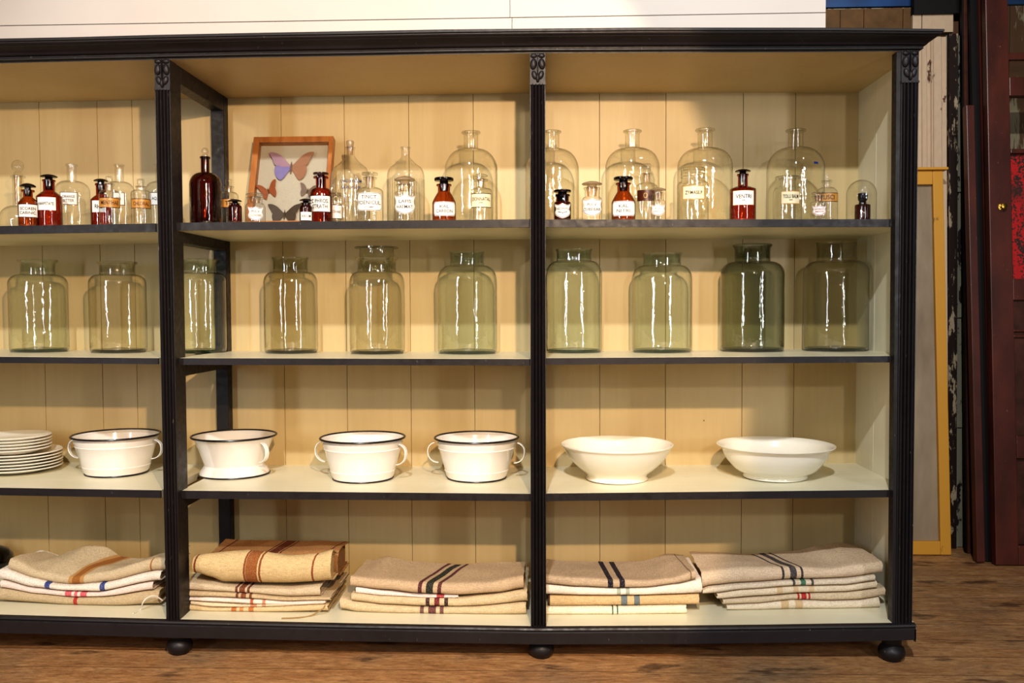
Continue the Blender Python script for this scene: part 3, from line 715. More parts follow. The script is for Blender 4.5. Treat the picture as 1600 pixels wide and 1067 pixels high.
# ------------------------------------------------------------------ folded linen sacks on the bottom shelf
def smooth_tab(tab): return tab
def cloth(px0, px1, bot, top, Yf, name, text, mat_, skew=0, back=None, Yb=.36, recess=0, lump=.004, seed=0, group=None, wl=.004, hang=None):
    """folded sack: rounded fold in front, top and bottom sheets running back; pixel tables give the front edges"""
    nx = 56; ny = 12; half = 7
    x_at = [lerp(px0, px1, i / nx) for i in range(nx + 1)]
    def section(i, inset):
        px = x_at[i]; yb_, yt_ = interp(bot, px), interp(top, px)
        zb_ = P(px, yb_, Yf).z; 
        zt_ = P(px, yt_, Yf + .012).z
        base_min = shelf_z(4, P(px, 960, Yf).x) + .0012
        zb_ = max(zb_, base_min)
        zt_ = max(zt_, zb_ + .006)
        th = zt_ - zb_
        x = P(px, yb_, Yf).x
        zbk = zt_
        if back is not None: zbk = max(P(px, interp(back, px), Yb).z, zb_ + .01)
        zb2 = max(zb_, base_min)
        pts = []   # from bottom back round the front fold to top back
        i2 = inset
        for j in range(ny):
            t = j / ny; y = lerp(Yb, Yf + th * .5, t); pts.append((x, y, zb2 + i2))
        for j in range(half + 1):
            a = -PI / 2 - PI * j / half
            pts.append((x, Yf + th * .5 + (th * .5 - i2) * math.cos(a) * .9, (zb_ + zt_) / 2 + (th * .5 - i2) * math.sin(a)))
        for j in range(1, ny + 1):
            t = j / ny; y = lerp(Yf + th * .5, Yb, t)
            z = lerp(zt_, zbk, t ** .9) - i2
            n_ = noise.noise(Vector((x * 7 + seed, y * 9, seed * 1.7))) * lump * min(1, t * 4) + noise.noise(Vector((x * 28 + seed, y * 12, seed))) * lump * .35
            if back is not None: z += n_
            pts.append((x, y, z))
        return pts, x
    def sheet(inset, x0i, x1i):
        vs = []; sv = []
        K = None
        for i in range(x0i, x1i + 1):
            pts, x = section(i, inset); K = len(pts)
            for j, p in enumerate(pts):
                wob = noise.noise(Vector((p[0] * 16 + seed, j * .35, 3 + seed))) * wl * .35
                wz = noise.noise(Vector((p[0] * 9 + seed * 2, p[1] * 4, 9))) * .0012
                e = 0
                if i in (x0i, x1i): e = noise.noise(Vector((j * .5, seed, i))) * wl
                vs.append((p[0] + e, p[1] + wob, p[2] + (wz if j > ny else 0)))
                yfrac = max(0, (p[1] - Yf) / (Yb - Yf)) if j > ny + half // 2 else 0
                sv.append(x_at[i] - skew * yfrac)
        n = x1i - x0i
        fs = [(a * K + b, (a + 1) * K + b, (a + 1) * K + b + 1, a * K + b + 1) for a in range(n) for b in range(K - 1)]
        return vs, fs, sv, K, n
    t = .0022
    V, Fs, SV = [], [], []
    for ins, a0, a1 in ((0, 0, nx), (.0045, 1, nx - 1)):
        v1, f1, s1, K, n = sheet(ins, a0, a1)
        v2, f2, s2, _, _ = sheet(ins + t, a0, a1)
        b = len(V); V += v1; Fs += [tuple(q + b for q in f) for f in f1]; SV += s1
        b2 = len(V); V += v2; Fs += [tuple(q + b2 for q in f[::-1]) for f in f2]; SV += s2
        for row in (0, n):
            for j in range(K - 1):
                q = row * K + j; Fs.append((b + q, b + q + 1, b2 + q + 1, b2 + q))
        # inner filling (further folded layers), closing the ends
    v1, f1, s1, K, n = sheet(.0075, 2, nx - 2)
    b = len(V); V += v1; Fs += [tuple(q + b for q in f) for f in f1]; SV += s1
    Fs.append(tuple(b + q for q in range(K))); Fs.append(tuple(b + n * K + q for q in range(K))[::-1])
    cx = V[len(v1) // 2][0]
    o0 = P((px0 + px1) / 2, interp(bot, (px0 + px1) / 2), (Yf + Yb) / 2)
    o = mesh_obj(name, V, Fs, mat_, None, True, origin=(o0.x, (Yf + Yb) / 2, o0.z), sattr=SV, auto=60)
    tag(o, text, 'sack', group); return o
N = 'folded_sack'
# colours
GR = (186, 166, 134); WH = (226, 216, 204); BG = (200, 180, 146); TN = (190, 158, 112); TP = (176, 156, 130)
# stack 1
b1 = [(0, 919), (60, 928), (117, 933), (165, 932), (240, 922)]; b2 = [(0, 906), (50, 918), (100, 923), (150, 925), (240, 908)]
b3 = [(0, 889), (50, 904), (85, 913), (110, 914), (160, 911), (240, 893)]; b4 = [(15, 873), (60, 892), (110, 900), (160, 893), (240, 872)]
b0 = [(0, 940), (120, 946.5), (190, 947.5), (250, 945)]
cloth(-6, 247, b0, b1, .10, N, 'coarse greige sack with one red woven mark, bottom of the leftmost stack', mat_cloth('sack_red_mark', GR, [(117, 3, (170, 50, 50))]), Yb=.34, seed=1)
cloth(0, 238, b1, b2, .10, N, 'white sack with three pink marks in the leftmost stack', mat_cloth('sack_pink', (224, 206, 196), [(106, 5, (200, 90, 100)), (118, 2.5, (205, 100, 108)), (130, 5, (200, 90, 100))]), Yb=.335, seed=2)
cloth(-3, 250, b2, b3, .095, N, 'white sack with two blue marks in the leftmost stack', mat_cloth('sack_blue', WH, [(73, 4, (52, 66, 130)), (159, 4, (52, 66, 130))]), Yb=.34, seed=3)
cloth(13, 257, b3, b4, .105, N, 'draped beige sack with golden brown stripe on top of leftmost stack', mat_cloth('sack_gold', (196, 178, 148), [(118, 12, (178, 136, 84)), (118, 6, (150, 98, 50)), (235, 1.2, (150, 100, 60))]), skew=30, back=[(15, 876), (60, 858), (85, 850), (110, 851), (145, 868), (200, 876), (235, 866), (257, 850)], Yb=.32, seed=4, lump=.008)
# stack 2
c0 = [(290, 958), (400, 957), (510, 955)]; c1 = [(290, 944), (330, 948.5), (400, 948), (500, 944)]; c2 = [(290, 938), (330, 940.5), (400, 944.3), (460, 945.5), (510, 943)]
c3 = [(290, 933), (330, 932.5), (400, 936), (450, 939), (510, 938)]; c4 = [(290, 923), (350, 925), (380, 927), (450, 933), (510, 932)]; c5 = [(290, 909), (330, 912), (360, 916), (400, 918), (450, 919), (510, 914)]
cloth(288, 512, c0, c1, .08, N, 'tan sack with two orange bars, bottom of the stack right of left post', mat_cloth('sack_orange', (205, 180, 140), [(365, 4, (176, 108, 58)), (377, 3, (190, 130, 80)), (392, 4, (176, 108, 58))]), Yb=.35, seed=5)
cloth(298, 505, c1, c2, .083, N, 'thin cream sack just above the orange-barred one', mat_cloth('sack_cream', (214, 196, 166), [(396, 5, (190, 130, 100)), (412, 3, (190, 140, 110))]), Yb=.35, seed=6)
cloth(287, 508, c2, c3, .08, N, 'thin pinkish white sack with rust marks under the greige sacks', mat_cloth('sack_rustwhite', (226, 208, 196), [(393, 2.5, (170, 90, 60)), (412, 2.5, (190, 130, 100))]), Yb=.35, seed=7)
cloth(288, 516, c3, c4, .08, N, 'greige sack with brown bars, directly above the pinkish white sack', mat_cloth('sack_brownbar', (192, 170, 136), [(370, 2, (110, 60, 40)), (380, 4, (125, 70, 46)), (391, 2, (110, 60, 40))]), Yb=.36, seed=8)
cloth(286, 500, c4, c5, .085, N, 'greige sack with dark brown bars beneath the broad-striped top sack', mat_cloth('sack_brownbar_b', (196, 178, 150), [(369, 2, (100, 50, 36)), (378, 4.5, (115, 62, 42)), (388, 2, (100, 50, 36))]), Yb=.36, seed=9)
cloth(300, 516, [(290, 897), (305, 899), (325, 906), (345, 915), (400, 917), (450, 916), (516, 913)], [(292, 872), (310, 868), (380, 864), (400, 866), (450, 872), (490, 869), (516, 863)], .07, N, 'large tan sack with broad rust brown stripe on top of its stack',
      mat_cloth('sack_broad', (202, 178, 134), [(391, 9, (140, 84, 46)), (380, 1.6, (128, 70, 40)), (404, 1.6, (128, 70, 40)), (303, 1.5, (120, 60, 36)), (487, 1.5, (130, 66, 40))]), skew=14, back=[(292, 866), (400, 864), (470, 868), (516, 864)], Yb=.185, seed=10, lump=.006)
cloth(322, 527, [(320, 905), (527, 905)], [(320, 868), (400, 866), (527, 862)], .19, N, 'raised back of the broad-striped sack, shelf shade put into its tan and brown', mat_cloth('sack_shaded_back', (158, 118, 78), [(420, 8, (92, 46, 32)), (408, 1.3, (86, 42, 30)), (432, 1.3, (86, 42, 30)), (510, 1.3, (90, 44, 32)), (330, 1.3, (90, 44, 32))]), skew=12, back=[(320, 842), (400, 843), (470, 845), (527, 845)], Yb=.38, seed=31, lump=.005)  # back part of the top cloth, darker colours carry the shelf's shade
# stack 3
d0 = [(532, 953), (560, 958), (620, 960.5), (700, 962), (820, 961)]; d1 = [(530, 933), (555, 940), (600, 945), (660, 948), (740, 948), (820, 941)]
d2 = [(550, 926), (600, 931), (660, 933), (720, 934), (760, 930), (823, 921)]; d3 = [(552, 916), (600, 922), (650, 928), (720, 930.5)]
cloth(531, 822, d0, d1, .095, N, 'greige sack with plum herringbone stripes, bottom of middle bay right stack', mat_cloth('sack_plum', BG, [(659, 3, (105, 70, 72)), (675, 6, (100, 56, 60)), (690, 3, (110, 74, 72))]), Yb=.36, seed=11)
cloth(549, 824, d1, d2, .095, N, 'greige sack with three maroon stripes below a thin white sack', mat_cloth('sack_maroon', BG, [(668, 3, (66, 40, 44)), (682.5, 4, (110, 36, 48)), (697, 3, (60, 40, 42))]), Yb=.36, seed=12)
cloth(556, 716, [(552, 927), (600, 931), (660, 933), (720, 934)], d3, .10, N, 'thin white sack with small red mark beneath the black-striped sack', mat_cloth('sack_thinwhite', (228, 212, 204), [(688, 6, (170, 60, 66))]), Yb=.36, seed=13)
cloth(547, 818, [(549, 917), (600, 922.5), (660, 929), (720, 931), (780, 927), (818, 921)], [(547, 900), (600, 905), (650, 909), (700, 911), (760, 910), (818, 900)], .09, N, 'greige sack with maroon and dark green stripes atop the stack by middle post',
      mat_cloth('sack_green', (190, 166, 136), [(655.5, 3, (84, 40, 48)), (670.5, 5.5, (34, 42, 38)), (686, 3, (84, 40, 48))]), skew=34, back=[(547, 878), (585, 869), (620, 876), (700, 881), (760, 878), (818, 878)], Yb=.36, seed=14)
# stack 4
e1 = [(848, 948), (950, 947.5), (1075, 946)]; e2 = [(848, 930), (950, 931), (1030, 930), (1097, 929)]; e3 = [(848, 913), (900, 917), (960, 919.5), (1010, 918), (1060, 912), (1097, 904)]
cloth(838, 1073, [(848, 963), (1073, 961)], e1, .10, N, 'white herringbone sack with two thin green lines, bottom of its stack', mat_cloth('sack_herring', (230, 218, 194), [(957.5, 1.1, (60, 90, 80)), (965, 1.1, (60, 90, 80))]), Yb=.37, seed=15)
cloth(857, 1093, e1, e2, .105, N, 'tan sack with two blue-grey stripes between two white sacks', mat_cloth('sack_tanblue', (200, 172, 130), [(975.5, 5, (100, 112, 118)), (995.5, 4.5, (100, 112, 118)), (858, 1.5, (70, 50, 40))]), Yb=.37, seed=16)
cloth(838, 1097, e2, e3, .10, N, 'plain white sack with pale sage stripes under the navy-striped sack', mat_cloth('sack_sage', (230, 216, 202), [(967, 3, (160, 166, 150)), (981, 3, (160, 166, 150))]), Yb=.37, seed=17)
cloth(838, 1087, e3, [(840, 897), (900, 902), (960, 905), (1010, 906), (1050, 902), (1087, 891)], .095, N, 'taupe sack with two navy stripes atop the stack right of middle post',
      mat_cloth('sack_navy', (184, 162, 136), [(954, 4.2, (28, 26, 44)), (972.5, 4.2, (28, 26, 44)), (1080, 1, (120, 100, 84))]), skew=-8, back=[(840, 871), (920, 879), (980, 878), (1020, 876), (1060, 864), (1087, 866)], Yb=.36, seed=18)
# stack 5
f1 = [(1130, 945), (1180, 943), (1240, 937), (1300, 939), (1340, 938), (1384, 932)]; f2 = [(1122, 936), (1200, 931), (1250, 927), (1320, 925), (1390, 917)]
f3 = [(1110, 928), (1160, 921), (1250, 915), (1320, 914), (1375, 907)]; f4 = [(1096, 922), (1110, 917), (1160, 912), (1250, 906), (1320, 904), (1375, 897)]
cloth(1136, 1375, [(1130, 953), (1180, 955), (1250, 956), (1300, 956), (1375, 952)], f1, .13, N, 'pale sack with tan checks, bottom of the rightmost stack', mat_cloth('sack_check', (218, 202, 178), [(1227, 6, (196, 168, 128)), (1249, 6, (196, 168, 128))]), Yb=.40, seed=19)
cloth(1130, 1384, f1, f2, .13, N, 'greige sack with red woven mark in the rightmost stack', mat_cloth('sack_red', (202, 182, 154), [(1248, 1.5, (170, 40, 40)), (1256.5, 4, (170, 36, 40)), (1265, 1.5, (170, 40, 40))]), Yb=.41, seed=20)
cloth(1121, 1371, f2, f3, .125, N, 'pale sack with faint tan stripes above the red-marked one', mat_cloth('sack_faint', (216, 198, 172), [(1219, 4.5, (200, 172, 136)), (1244, 4, (200, 172, 136)), (1268, 4, (204, 176, 140))]), Yb=.40, seed=21)
cloth(1098, 1368, f3, f4, .12, N, 'pale greige sack with a green mark beneath the rightmost top sack', mat_cloth('sack_greenmark', (212, 196, 174), [(1241, 2, (70, 66, 66)), (1255.5, 4, (60, 110, 84)), (1270, 2, (70, 66, 66))]), Yb=.40, seed=22)
cloth(1097, 1380, f4, [(1097, 894), (1160, 887), (1250, 886), (1300, 888), (1340, 882), (1380, 877)], .12, N, 'greige sack with black stripes atop the rightmost stack, corner raised',
      mat_cloth('sack_black', (206, 184, 158), [(1224.5, 1.8, (50, 46, 48)), (1240.5, 5, (70, 66, 68)), (1254, 1.8, (50, 46, 48))]), skew=-22, back=[(1097, 861), (1150, 863), (1200, 866), (1280, 861), (1325, 852), (1345, 847), (1380, 852)], Yb=.37, seed=23, lump=.006)
# loose strings of the sacks
def string(pts, Yz, mat_, parent_i, text):
    pp = []
    raw = [P(x, y, h) if h > .03 else PZ(x, y, shelf_z(4, P(x, y, .08).x) + h) for x, y, h in pts]
    for i in range(len(raw) - 1):
        a0 = raw[max(0, i - 1)]; a1 = raw[i]; a2 = raw[i + 1]; a3 = raw[min(len(raw) - 1, i + 2)]
        for k in range(6):
            t = k / 6; pp.append(.5 * ((2 * a1) + (a2 - a0) * t + (2 * a0 - 5 * a1 + 4 * a2 - a3) * t * t + (3 * a1 - a0 - 3 * a2 + a3) * t ** 3))
    pp.append(raw[-1])
    o = MB().tube(pp, .0024, 7).build('tie_string', mat_, parent_i)
STW = mat_simple('white_string', (226, 220, 206), .8, .2, var=.1, scale=300); STB = mat_simple('jute_string', (170, 140, 96), .8, .2, var=.2, scale=300)
sacks = [o for o in bpy.data.objects if o.name.startswith(N)]
string([(254, 938, .09), (242, 931, .075), (230, 934, .07), (223, 942, .065), (220, 952, .0026), (208, 958, .0026)], 0, STW, sacks[0], 'white tie string')
string([(508, 946, .066), (503, 952, .062), (485, 962, .0025), (465, 965, .0025), (440, 966, .0025)], 0, STB, sacks[4], 'jute tie string')
# dark green round bottle at far left
c = P(-15, 930, .42); zz = shelf_z(4, c.x) + .0008; R = 35 * S(.42); H = P(-15, 854, .42).z - zz
dj = thing('round_demijohn', (c.x, .42, zz), 'dark green round glass flask at the left edge behind the sacks', 'flask')
MB().lathe([(0, .004), (R * .6, 0), (R * .75, .01), (R * .95, H * .3), (R, H * .5), (R * .96, H * .68), (R * .8, H * .86), (R * .5, H * .97), (.016, H), (.014, H + .01), (.018, H + .014), (.015, H + .016)], (c.x, .42, zz), 48).build('glass_body', BOTTLEGREEN, dj)

# ------------------------------------------------------------------ butterfly case
x0 = P(386.5, 344, .36).x; x1 = P(514, 344, .36).x
zb = shelf_z(1, x0) + .002; ztp = P(450, 221, .475).z
fr_c = Vector(((x0 + x1) / 2, .36, zb))
tilt = math.atan2(.115, ztp - zb); HT = (ztp - zb) / math.cos(tilt)
case = thing('butterfly_case', fr_c, 'wooden framed glass case of four pinned butterflies leaning on the back panel', 'picture frame')
def FT(u, v, w):   # u across, v up the case, w out towards the viewer
    return fr_c + Vector((u, math.sin(tilt) * v - math.cos(tilt) * w, math.cos(tilt) * v + math.sin(tilt) * w))
W2 = (x1 - x0) / 2
WOODF = NT('varnished_pine'); g = WOODF.noise(30, 4, (1, 1, .1)); WOODF = WOODF.bsdf(WOODF.ramp(g, [(.3, lin((150, 92, 46))), (.7, lin((182, 122, 68)))]), .35, .5, bump=g, bs=.1)
LINEN = mat_simple('case_linen', (216, 208, 194), .9, .2, var=.05, scale=200)
m = MB(); fwid = .022; dp = .035
def fbox(u0, u1, v0, v1, w0, w1): m.hexa([FT(u0, v0, w0), FT(u1, v0, w0), FT(u1, v1, w0), FT(u0, v1, w0), FT(u0, v0, w1), FT(u1, v0, w1), FT(u1, v1, w1), FT(u0, v1, w1)])
fbox(-W2, -W2 + fwid, 0, HT, 0, dp); fbox(W2 - fwid * .7, W2, 0, HT, 0, dp); fbox(-W2 + fwid, W2 - fwid * .7, HT - fwid, HT, 0, dp); fbox(-W2 + fwid, W2 - fwid * .7, 0, fwid, 0, dp)
bevel(m.build('case_frame', WOODF, case, False), .0015)
m = MB(); fbox(-W2 + fwid, W2 - fwid * .7, fwid, HT - fwid, .002, .008); m.build('backing', LINEN, case, False)
m = MB(); fbox(-W2 + fwid, W2 - fwid * .7, fwid, HT - fwid, .029, .031); m.build('glass_pane', PANE, case, False)
def wingmat(name, a, b_):
    t = NT(name); n = t.noise(60, 4); return t.bsdf(t.mix(n, lin(a), lin(b_)), .5, .5)
fore = [(0, .0), (.12, .12), (.45, .50), (.72, .66), (.98, .68), (1.0, .58), (.88, .38), (.80, .18), (.70, .02), (.35, -.06), (0, -.05)]
hind = [(0, -.02), (.35, -.06), (.66, .0), (.72, -.2), (.68, -.45), (.56, -.66), (.42, -.74), (.30, -.62), (.14, -.35), (0, -.12)]
def spl(poly):
    out = []; n = len(poly)
    for i in range(n):
        a0, a1, a2, a3 = (Vector(poly[(i + k) % n]) for k in (-1, 0, 1, 2))
        for k in range(4):
            t = k / 4; out.append(.5 * ((2 * a1) + (a2 - a0) * t + (2 * a0 - 5 * a1 + 4 * a2 - a3) * t * t + (3 * a1 - a0 - 3 * a2 + a3) * t ** 3))
    return out
def butterfly(px, py, span, mats, rot=0, text=None, vs_=1.0, bodym=None):
    u = (px - 450.25) * S(.42); v = (P(450, py, .42).z - zb) / math.cos(tilt)
    sc = span * S(.42) / 2
    cc = FT(u, v, .013)
    bd = MB().tube([FT(u + math.sin(rot) * sc * -k, v + math.cos(rot) * sc * k, .014) for k in (-.38, -.25, -.1, .05, .15, .24)], lambda t: .0006 + .0022 * math.sin(PI * min(1, t + .1)) * sc / .05, 8).build('butterfly', bodym or mats[0], case)
    if text: bd['label'] = text
    for sg, mm in ((-1, mats[0]), (1, mats[1])):
        for poly, hm in ((fore, mm), (hind, mats[2] if sg < 0 and len(mats) > 2 else mm)):
            m = MB(); pl = spl(poly); a = []; b = []
            for q in pl:
                uu, vv = q.x * sg * sc, q.y * sc * vs_; ur = uu * math.cos(rot) - vv * math.sin(rot); vr = uu * math.sin(rot) + vv * math.cos(rot)
                lift = .013 + abs(uu) * .12
                a.append(FT(u + ur, v + vr, lift)); b.append(FT(u + ur, v + vr, lift - .0006))
            n = len(a); m.add(a + b, [tuple(range(n)), tuple(range(n, 2 * n))[::-1]] + [(i, (i + 1) % n, n + (i + 1) % n, n + i) for i in range(n)])
            w = m.build('wing', hm, None, False); w.parent = bd; w.matrix_parent_inverse = Matrix.Translation(-world_of(case))
LIL = wingmat('lilac_wing', (166, 130, 170), (186, 150, 160)); BLU = wingmat('violet_blue_wing', (128, 118, 190), (150, 140, 200)); PNK = wingmat('tan_pink_wing', (170, 122, 100), (186, 138, 112))
ORG = wingmat('orange_wing', (150, 80, 44), (178, 100, 56)); GRW = wingmat('grey_wing', (110, 92, 84), (140, 116, 104)); DKW = wingmat('dark_wing', (70, 56, 46), (96, 78, 62))
butterfly(448, 261, 70, (LIL, PNK, BLU), 0, 'large butterfly with lilac left wings and tan right wings', .95, GRW)
butterfly(415, 300, 32, (ORG, ORG), .35, 'small orange butterfly', 1.25, DKW)
butterfly(477, 301, 28, (GRW, GRW), -.2, 'small grey-brown butterfly', 1.1, DKW)
butterfly(444, 338, 52, (DKW, DKW), 0, 'dark brown butterfly at the bottom', .85, DKW)

# ------------------------------------------------------------------ room: floor, walls
t = NT('worn_floorboards')
ob = t.obj(); sx = t.n('ShaderNodeSeparateXYZ'); t.l(ob, sx.inputs[0])
g1 = t.noise(7, 12, (.6, 2.0, 1), .8); g2 = t.noise(40, 10, (.35, 1.8, 1), .8); n1 = t.noise(2.2, 5); n2 = t.noise(7, 6, (.6, 1.6, 1))
c = t.ramp(g1, [(.25, lin((120, 80, 50))), (.42, lin((174, 126, 82))), (.58, lin((202, 156, 108))), (.8, lin((226, 190, 144)))])
c = t.mix(t.ramp(g2, [(.35, (.55,) * 3 + (1,)), (.6, (0, 0, 0, 1))]), c, lin((70, 44, 28)))
c = t.mix(t.ramp(n1, [(.5, (0, 0, 0, 1)), (.72, (.6,) * 3 + (1,))]), c, lin((104, 96, 82)))
c = t.mix(t.ramp(n2, [(.58, (0, 0, 0, 1)), (.66, (.75,) * 3 + (1,))]), c, lin((62, 40, 28)))
gr = t.noise(120, 6, (.25, 1, 1), .8); c = t.mix(t.ramp(gr, [(.36, (.5,) * 3 + (1,)), (.5, (0, 0, 0, 1))]), c, lin((66, 42, 28)))
c = t.mix(t.ramp(gr, [(.56, (0, 0, 0, 1)), (.7, (.45,) * 3 + (1,))]), c, lin((214, 184, 142)))
sp = t.noise(45, 2, (.5, 1, 1)); c = t.mix(t.ramp(sp, [(.76, (0, 0, 0, 1)), (.79, (.8,) * 3 + (1,))]), c, lin((205, 180, 140)))
my = t.math('FRACT', t.math('DIVIDE', t.math('ADD', sx.outputs[1], 5.0), .145)); seam = t.math('LESS_THAN', my, .022)
c = t.mix(t.math('MULTIPLY', seam, .75), c, lin((30, 20, 14)))
hgt = t.math('SUBTRACT', g2, seam)
FLOOR = t.bsdf(c, t.ramp(n1, [(.3, (.42,) * 3 + (1,)), (.7, (.62,) * 3 + (1,))]), .4, bump=hgt, bs=.25, bd=.004)
tag(MB().box(-5, 5, -4.5, 1.6, -.03, 0).build('floor', FLOOR, None, False), 'worn brown floorboards under the shelf unit', None, kind='structure')

t = NT('white_boards'); g = t.noise(40, 4, (.1, 1, 1)); n = t.noise(3)
WB = t.bsdf(t.mix(n, lin((204, 193, 184)), lin((216, 206, 197))), .5, .3, bump=g, bs=.12)
# white boarded wall directly behind the unit
m = MB(); Yw = .56; xe2 = P(1290, 30, Yw).x
zj = lambda q, y: P(q, y, Yw).z
zA = zj(800, 27.5)
for (xa, xb) in ((-4.5, P(797, 20, Yw).x - .0012), (P(797, 20, Yw).x + .0012, xe2)):
    m.box(xa, xb, Yw, Yw + .02, zA + .0016, 2.9); 
for (xa, xb) in ((-4.5, P(800, 20, Yw).x - .0012), (P(800, 20, Yw).x + .0012, xe2)):
    m.box(xa, xb, Yw, Yw + .02, 1.75, zA - .0016)
for k in range(12): m.box(-4.5, xe2, Yw, Yw + .02, .0 + k * .146, .0 + k * .146 + .1435)
m.box(-4.5, xe2 - .002, Yw + .0201, Yw + .03, 0, 2.9)
tag(m.build('wall_middle', WB, None, False), 'white horizontally boarded wall behind the shelf unit', kind='structure')

def peeling(name, under, paint, thr, sc=(1, 1, .3), scale=14, dark=.0, rough=.7):
    t = NT(name); n = t.noise(scale, 8, sc, .65); f = t.noise(scale * 6, 4, sc); g = t.noise(50, 4, (1, 1, .08))
    u = t.mix(g, tuple(v * .6 for v in lin(under)[:3]) + (1,), lin(under))
    p_ = t.mix(f, tuple(v * .78 for v in lin(paint)[:3]) + (1,), lin(paint))
    k = t.ramp(n, [(thr - .012, (0, 0, 0, 1)), (thr + .012, (1, 1, 1, 1))])
    return t.bsdf(t.mix(k, u, p_), rough, .3, bump=k, bs=.4, bd=.002)
PLK = peeling('peeling_planks', (118, 84, 58), (176, 162, 136), .53, (1, 1, .16), 12)
m = MB(); Yk = 1.5; q = 0.9
k = 0
while q < 3.2:
    w = (.085, .11, .10, .12)[k % 4]; m.box(q + .0015, q + w - .0015, Yk, Yk + .02, 0, 2.48); q += w; k += 1
m.box(.5, 3.3, Yk + .0201, Yk + .04, 0, 2.5)
tag(m.build('wall_back', PLK, None, False), 'far wall of vertical planks with peeling paint', kind='structure')
BLUE = NT('blue_paint'); n = BLUE.noise(3, 4); BLUE = BLUE.bsdf(BLUE.ramp(n, [(.3, lin((16, 46, 92))), (.7, lin((36, 92, 150)))]), .4, .4)
tag(MB().box(.5, 3.3, Yk - .01, Yk + .02, 2.484, 2.95).build('trim_1', BLUE, None, False), 'blue painted band above the planks', kind='structure')
BRN = mat_simple('brown_planks', (112, 80, 44), .6, .3, var=.2, scale=20)
xa, xb = P(1290, 35, Yk).x, P(1424, 35, Yk).x
m = MB()
for (a_, b_) in ((1270, 1312), (1313, 1349), (1350, 1410), (1411, 1423)): m.box(P(a_, 35, 1.48).x, P(b_, 35, 1.48).x, 1.478, 1.498, 1.9, 2.47)
tag(m.build('trim_2', BRN, None, False), 'brown planks high on the far wall', kind='structure')

# ---- leaning doors and frames on the right, each placed by its foot on the floor and its lean
REDB = NT('oxblood_paint'); n = REDB.noise(9, 6, (1, 1, .4)); f = REDB.noise(60, 3)
cc_ = REDB.ramp(n, [(.3, lin((60, 26, 19))), (.7, lin((92, 42, 31)))]); cc_ = REDB.mix(REDB.ramp(f, [(.70, (0, 0, 0, 1)), (.76, (.7,) * 3 + (1,))]), cc_, lin((120, 90, 70)))
REDB = REDB.bsdf(cc_, .38, .5, bump=n, bs=.2)
class Lean:
    """a flat piece leaning: plane from (Y0 at the floor) to (Y1 at z=H)"""
    def __init__(s, Y0, Y1, H): s.Y0, s.Y1, s.H = Y0, Y1, H; s.n = Vector((0, -H, -(Y0 - Y1) * -1)).normalized(); s.n = Vector((0, -H, Y1 - Y0)).normalized()
    def pt(s, x, z, w=0): return Vector((x, lerp(s.Y0, s.Y1, z / s.H), z)) + s.n * w
    def px(s, px, py):
        d = ray(px, py); k = (s.Y1 - s.Y0) / s.H
        tt = (s.Y0 + k * CAM.z - CAM.y) / (d.y - k * d.z); return CAM + d * tt
    def quad(s, m, x0, x1, z0, z1, w0, w1, xt0=None, xt1=None):
        xt0 = x0 if xt0 is None else xt0; xt1 = x1 if xt1 is None else xt1
        m.hexa([s.pt(x0, z0, w0), s.pt(x1, z0, w0), s.pt(x1, z0, w1), s.pt(x0, z0, w1), s.pt(xt0, z1, w0), s.pt(xt1, z1, w0), s.pt(xt1, z1, w1), s.pt(xt0, z1, w1)]); return m
# main door
D = Lean(1.12, 1.29, 2.49); zf = lambda y: D.px(1575, y).z
xl = D.px(1549, 878).x; xi = D.px(1575, 700).x; xrr = xl + .82
sw = .095
door = thing('panelled_door', D.pt(xl + .4, 0), 'oxblood red glazed door leaning at the right edge with spattered red paint', 'door')
m = MB(); D.quad(m, xl, xl + sw, 0.002, 2.6, 0, .04); bevel(m.build('stile', REDB, door, False), .003)
m = MB(); D.quad(m, xrr - sw, xrr, 0.002, 2.6, 0, .04); bevel(m.build('stile', REDB, door, False), .003)
def rail(y0, y1, nm='rail', w=.04, w0=0):
    m = MB(); D.quad(m, xl + sw, xrr - sw, max(.002, zf(y1)), zf(y0), w0, w); bevel(m.build(nm, REDB, door, False), .003)
rail(125, 154); rail(236, 243); rail(437, 470, w=.036); rail(680, 715); rail(850, 882)
rail(86, 97, 'glazing_bar', .03, .008)
rail(515, 519, 'moulding', .034); rail(523, 528, 'moulding', .034)
m = MB(); D.quad(m, xl + sw, xrr - sw, zf(236), zf(-60), .012, .015); m.build('pane', PANE, door, False)
t = NT('spattered_red'); n = t.math('MULTIPLY_ADD', t.noise(16, 8, (1, 1, .45), .8), .6, t.math('MULTIPLY', t.noise(110, 3), .4)); n2 = t.noise(2.4, 3, (1.3, 1, .7))
k = t.math('MULTIPLY', t.ramp(n, [(.47, (0, 0, 0, 1)), (.50, (1, 1, 1, 1))]), t.ramp(n2, [(.30, (0, 0, 0, 1)), (.38, (1, 1, 1, 1))]))
SPL = t.bsdf(t.mix(k, lin((52, 34, 26)), lin((178, 24, 26))), .5, .4)
m = MB(); D.quad(m, xl + sw, xrr - sw, zf(437), zf(243), .012, .02); m.build('upper_panel', SPL, door, False)
BPN = mat_simple('brown_panel', (84, 46, 34), .4, .4, var=.3, scale=14)
m = MB(); D.quad(m, xl + sw, xrr - sw, zf(680), zf(470), .012, .022); m.build('middle_panel', BPN, door, False)
m = MB(); D.quad(m, xl + sw, xrr - sw, zf(850), zf(715), .008, .014); D.quad(m, xl + sw + .05, xrr - sw - .05, zf(838), zf(728), .014, .026); bevel(m.build('lower_panel', BPN, door, False), .006, 1)
BRASS = mat_simple('brass', (190, 150, 70), .25, .6, var=.1, metal=1)
kp = D.px(1558, 326)
MB().lathe([(0, 0), (.014, 0), (.014, .004), (.006, .006), (.006, .012), (.011, .016), (.011, .022), (0, .026)], (0, 0, 0), 20)
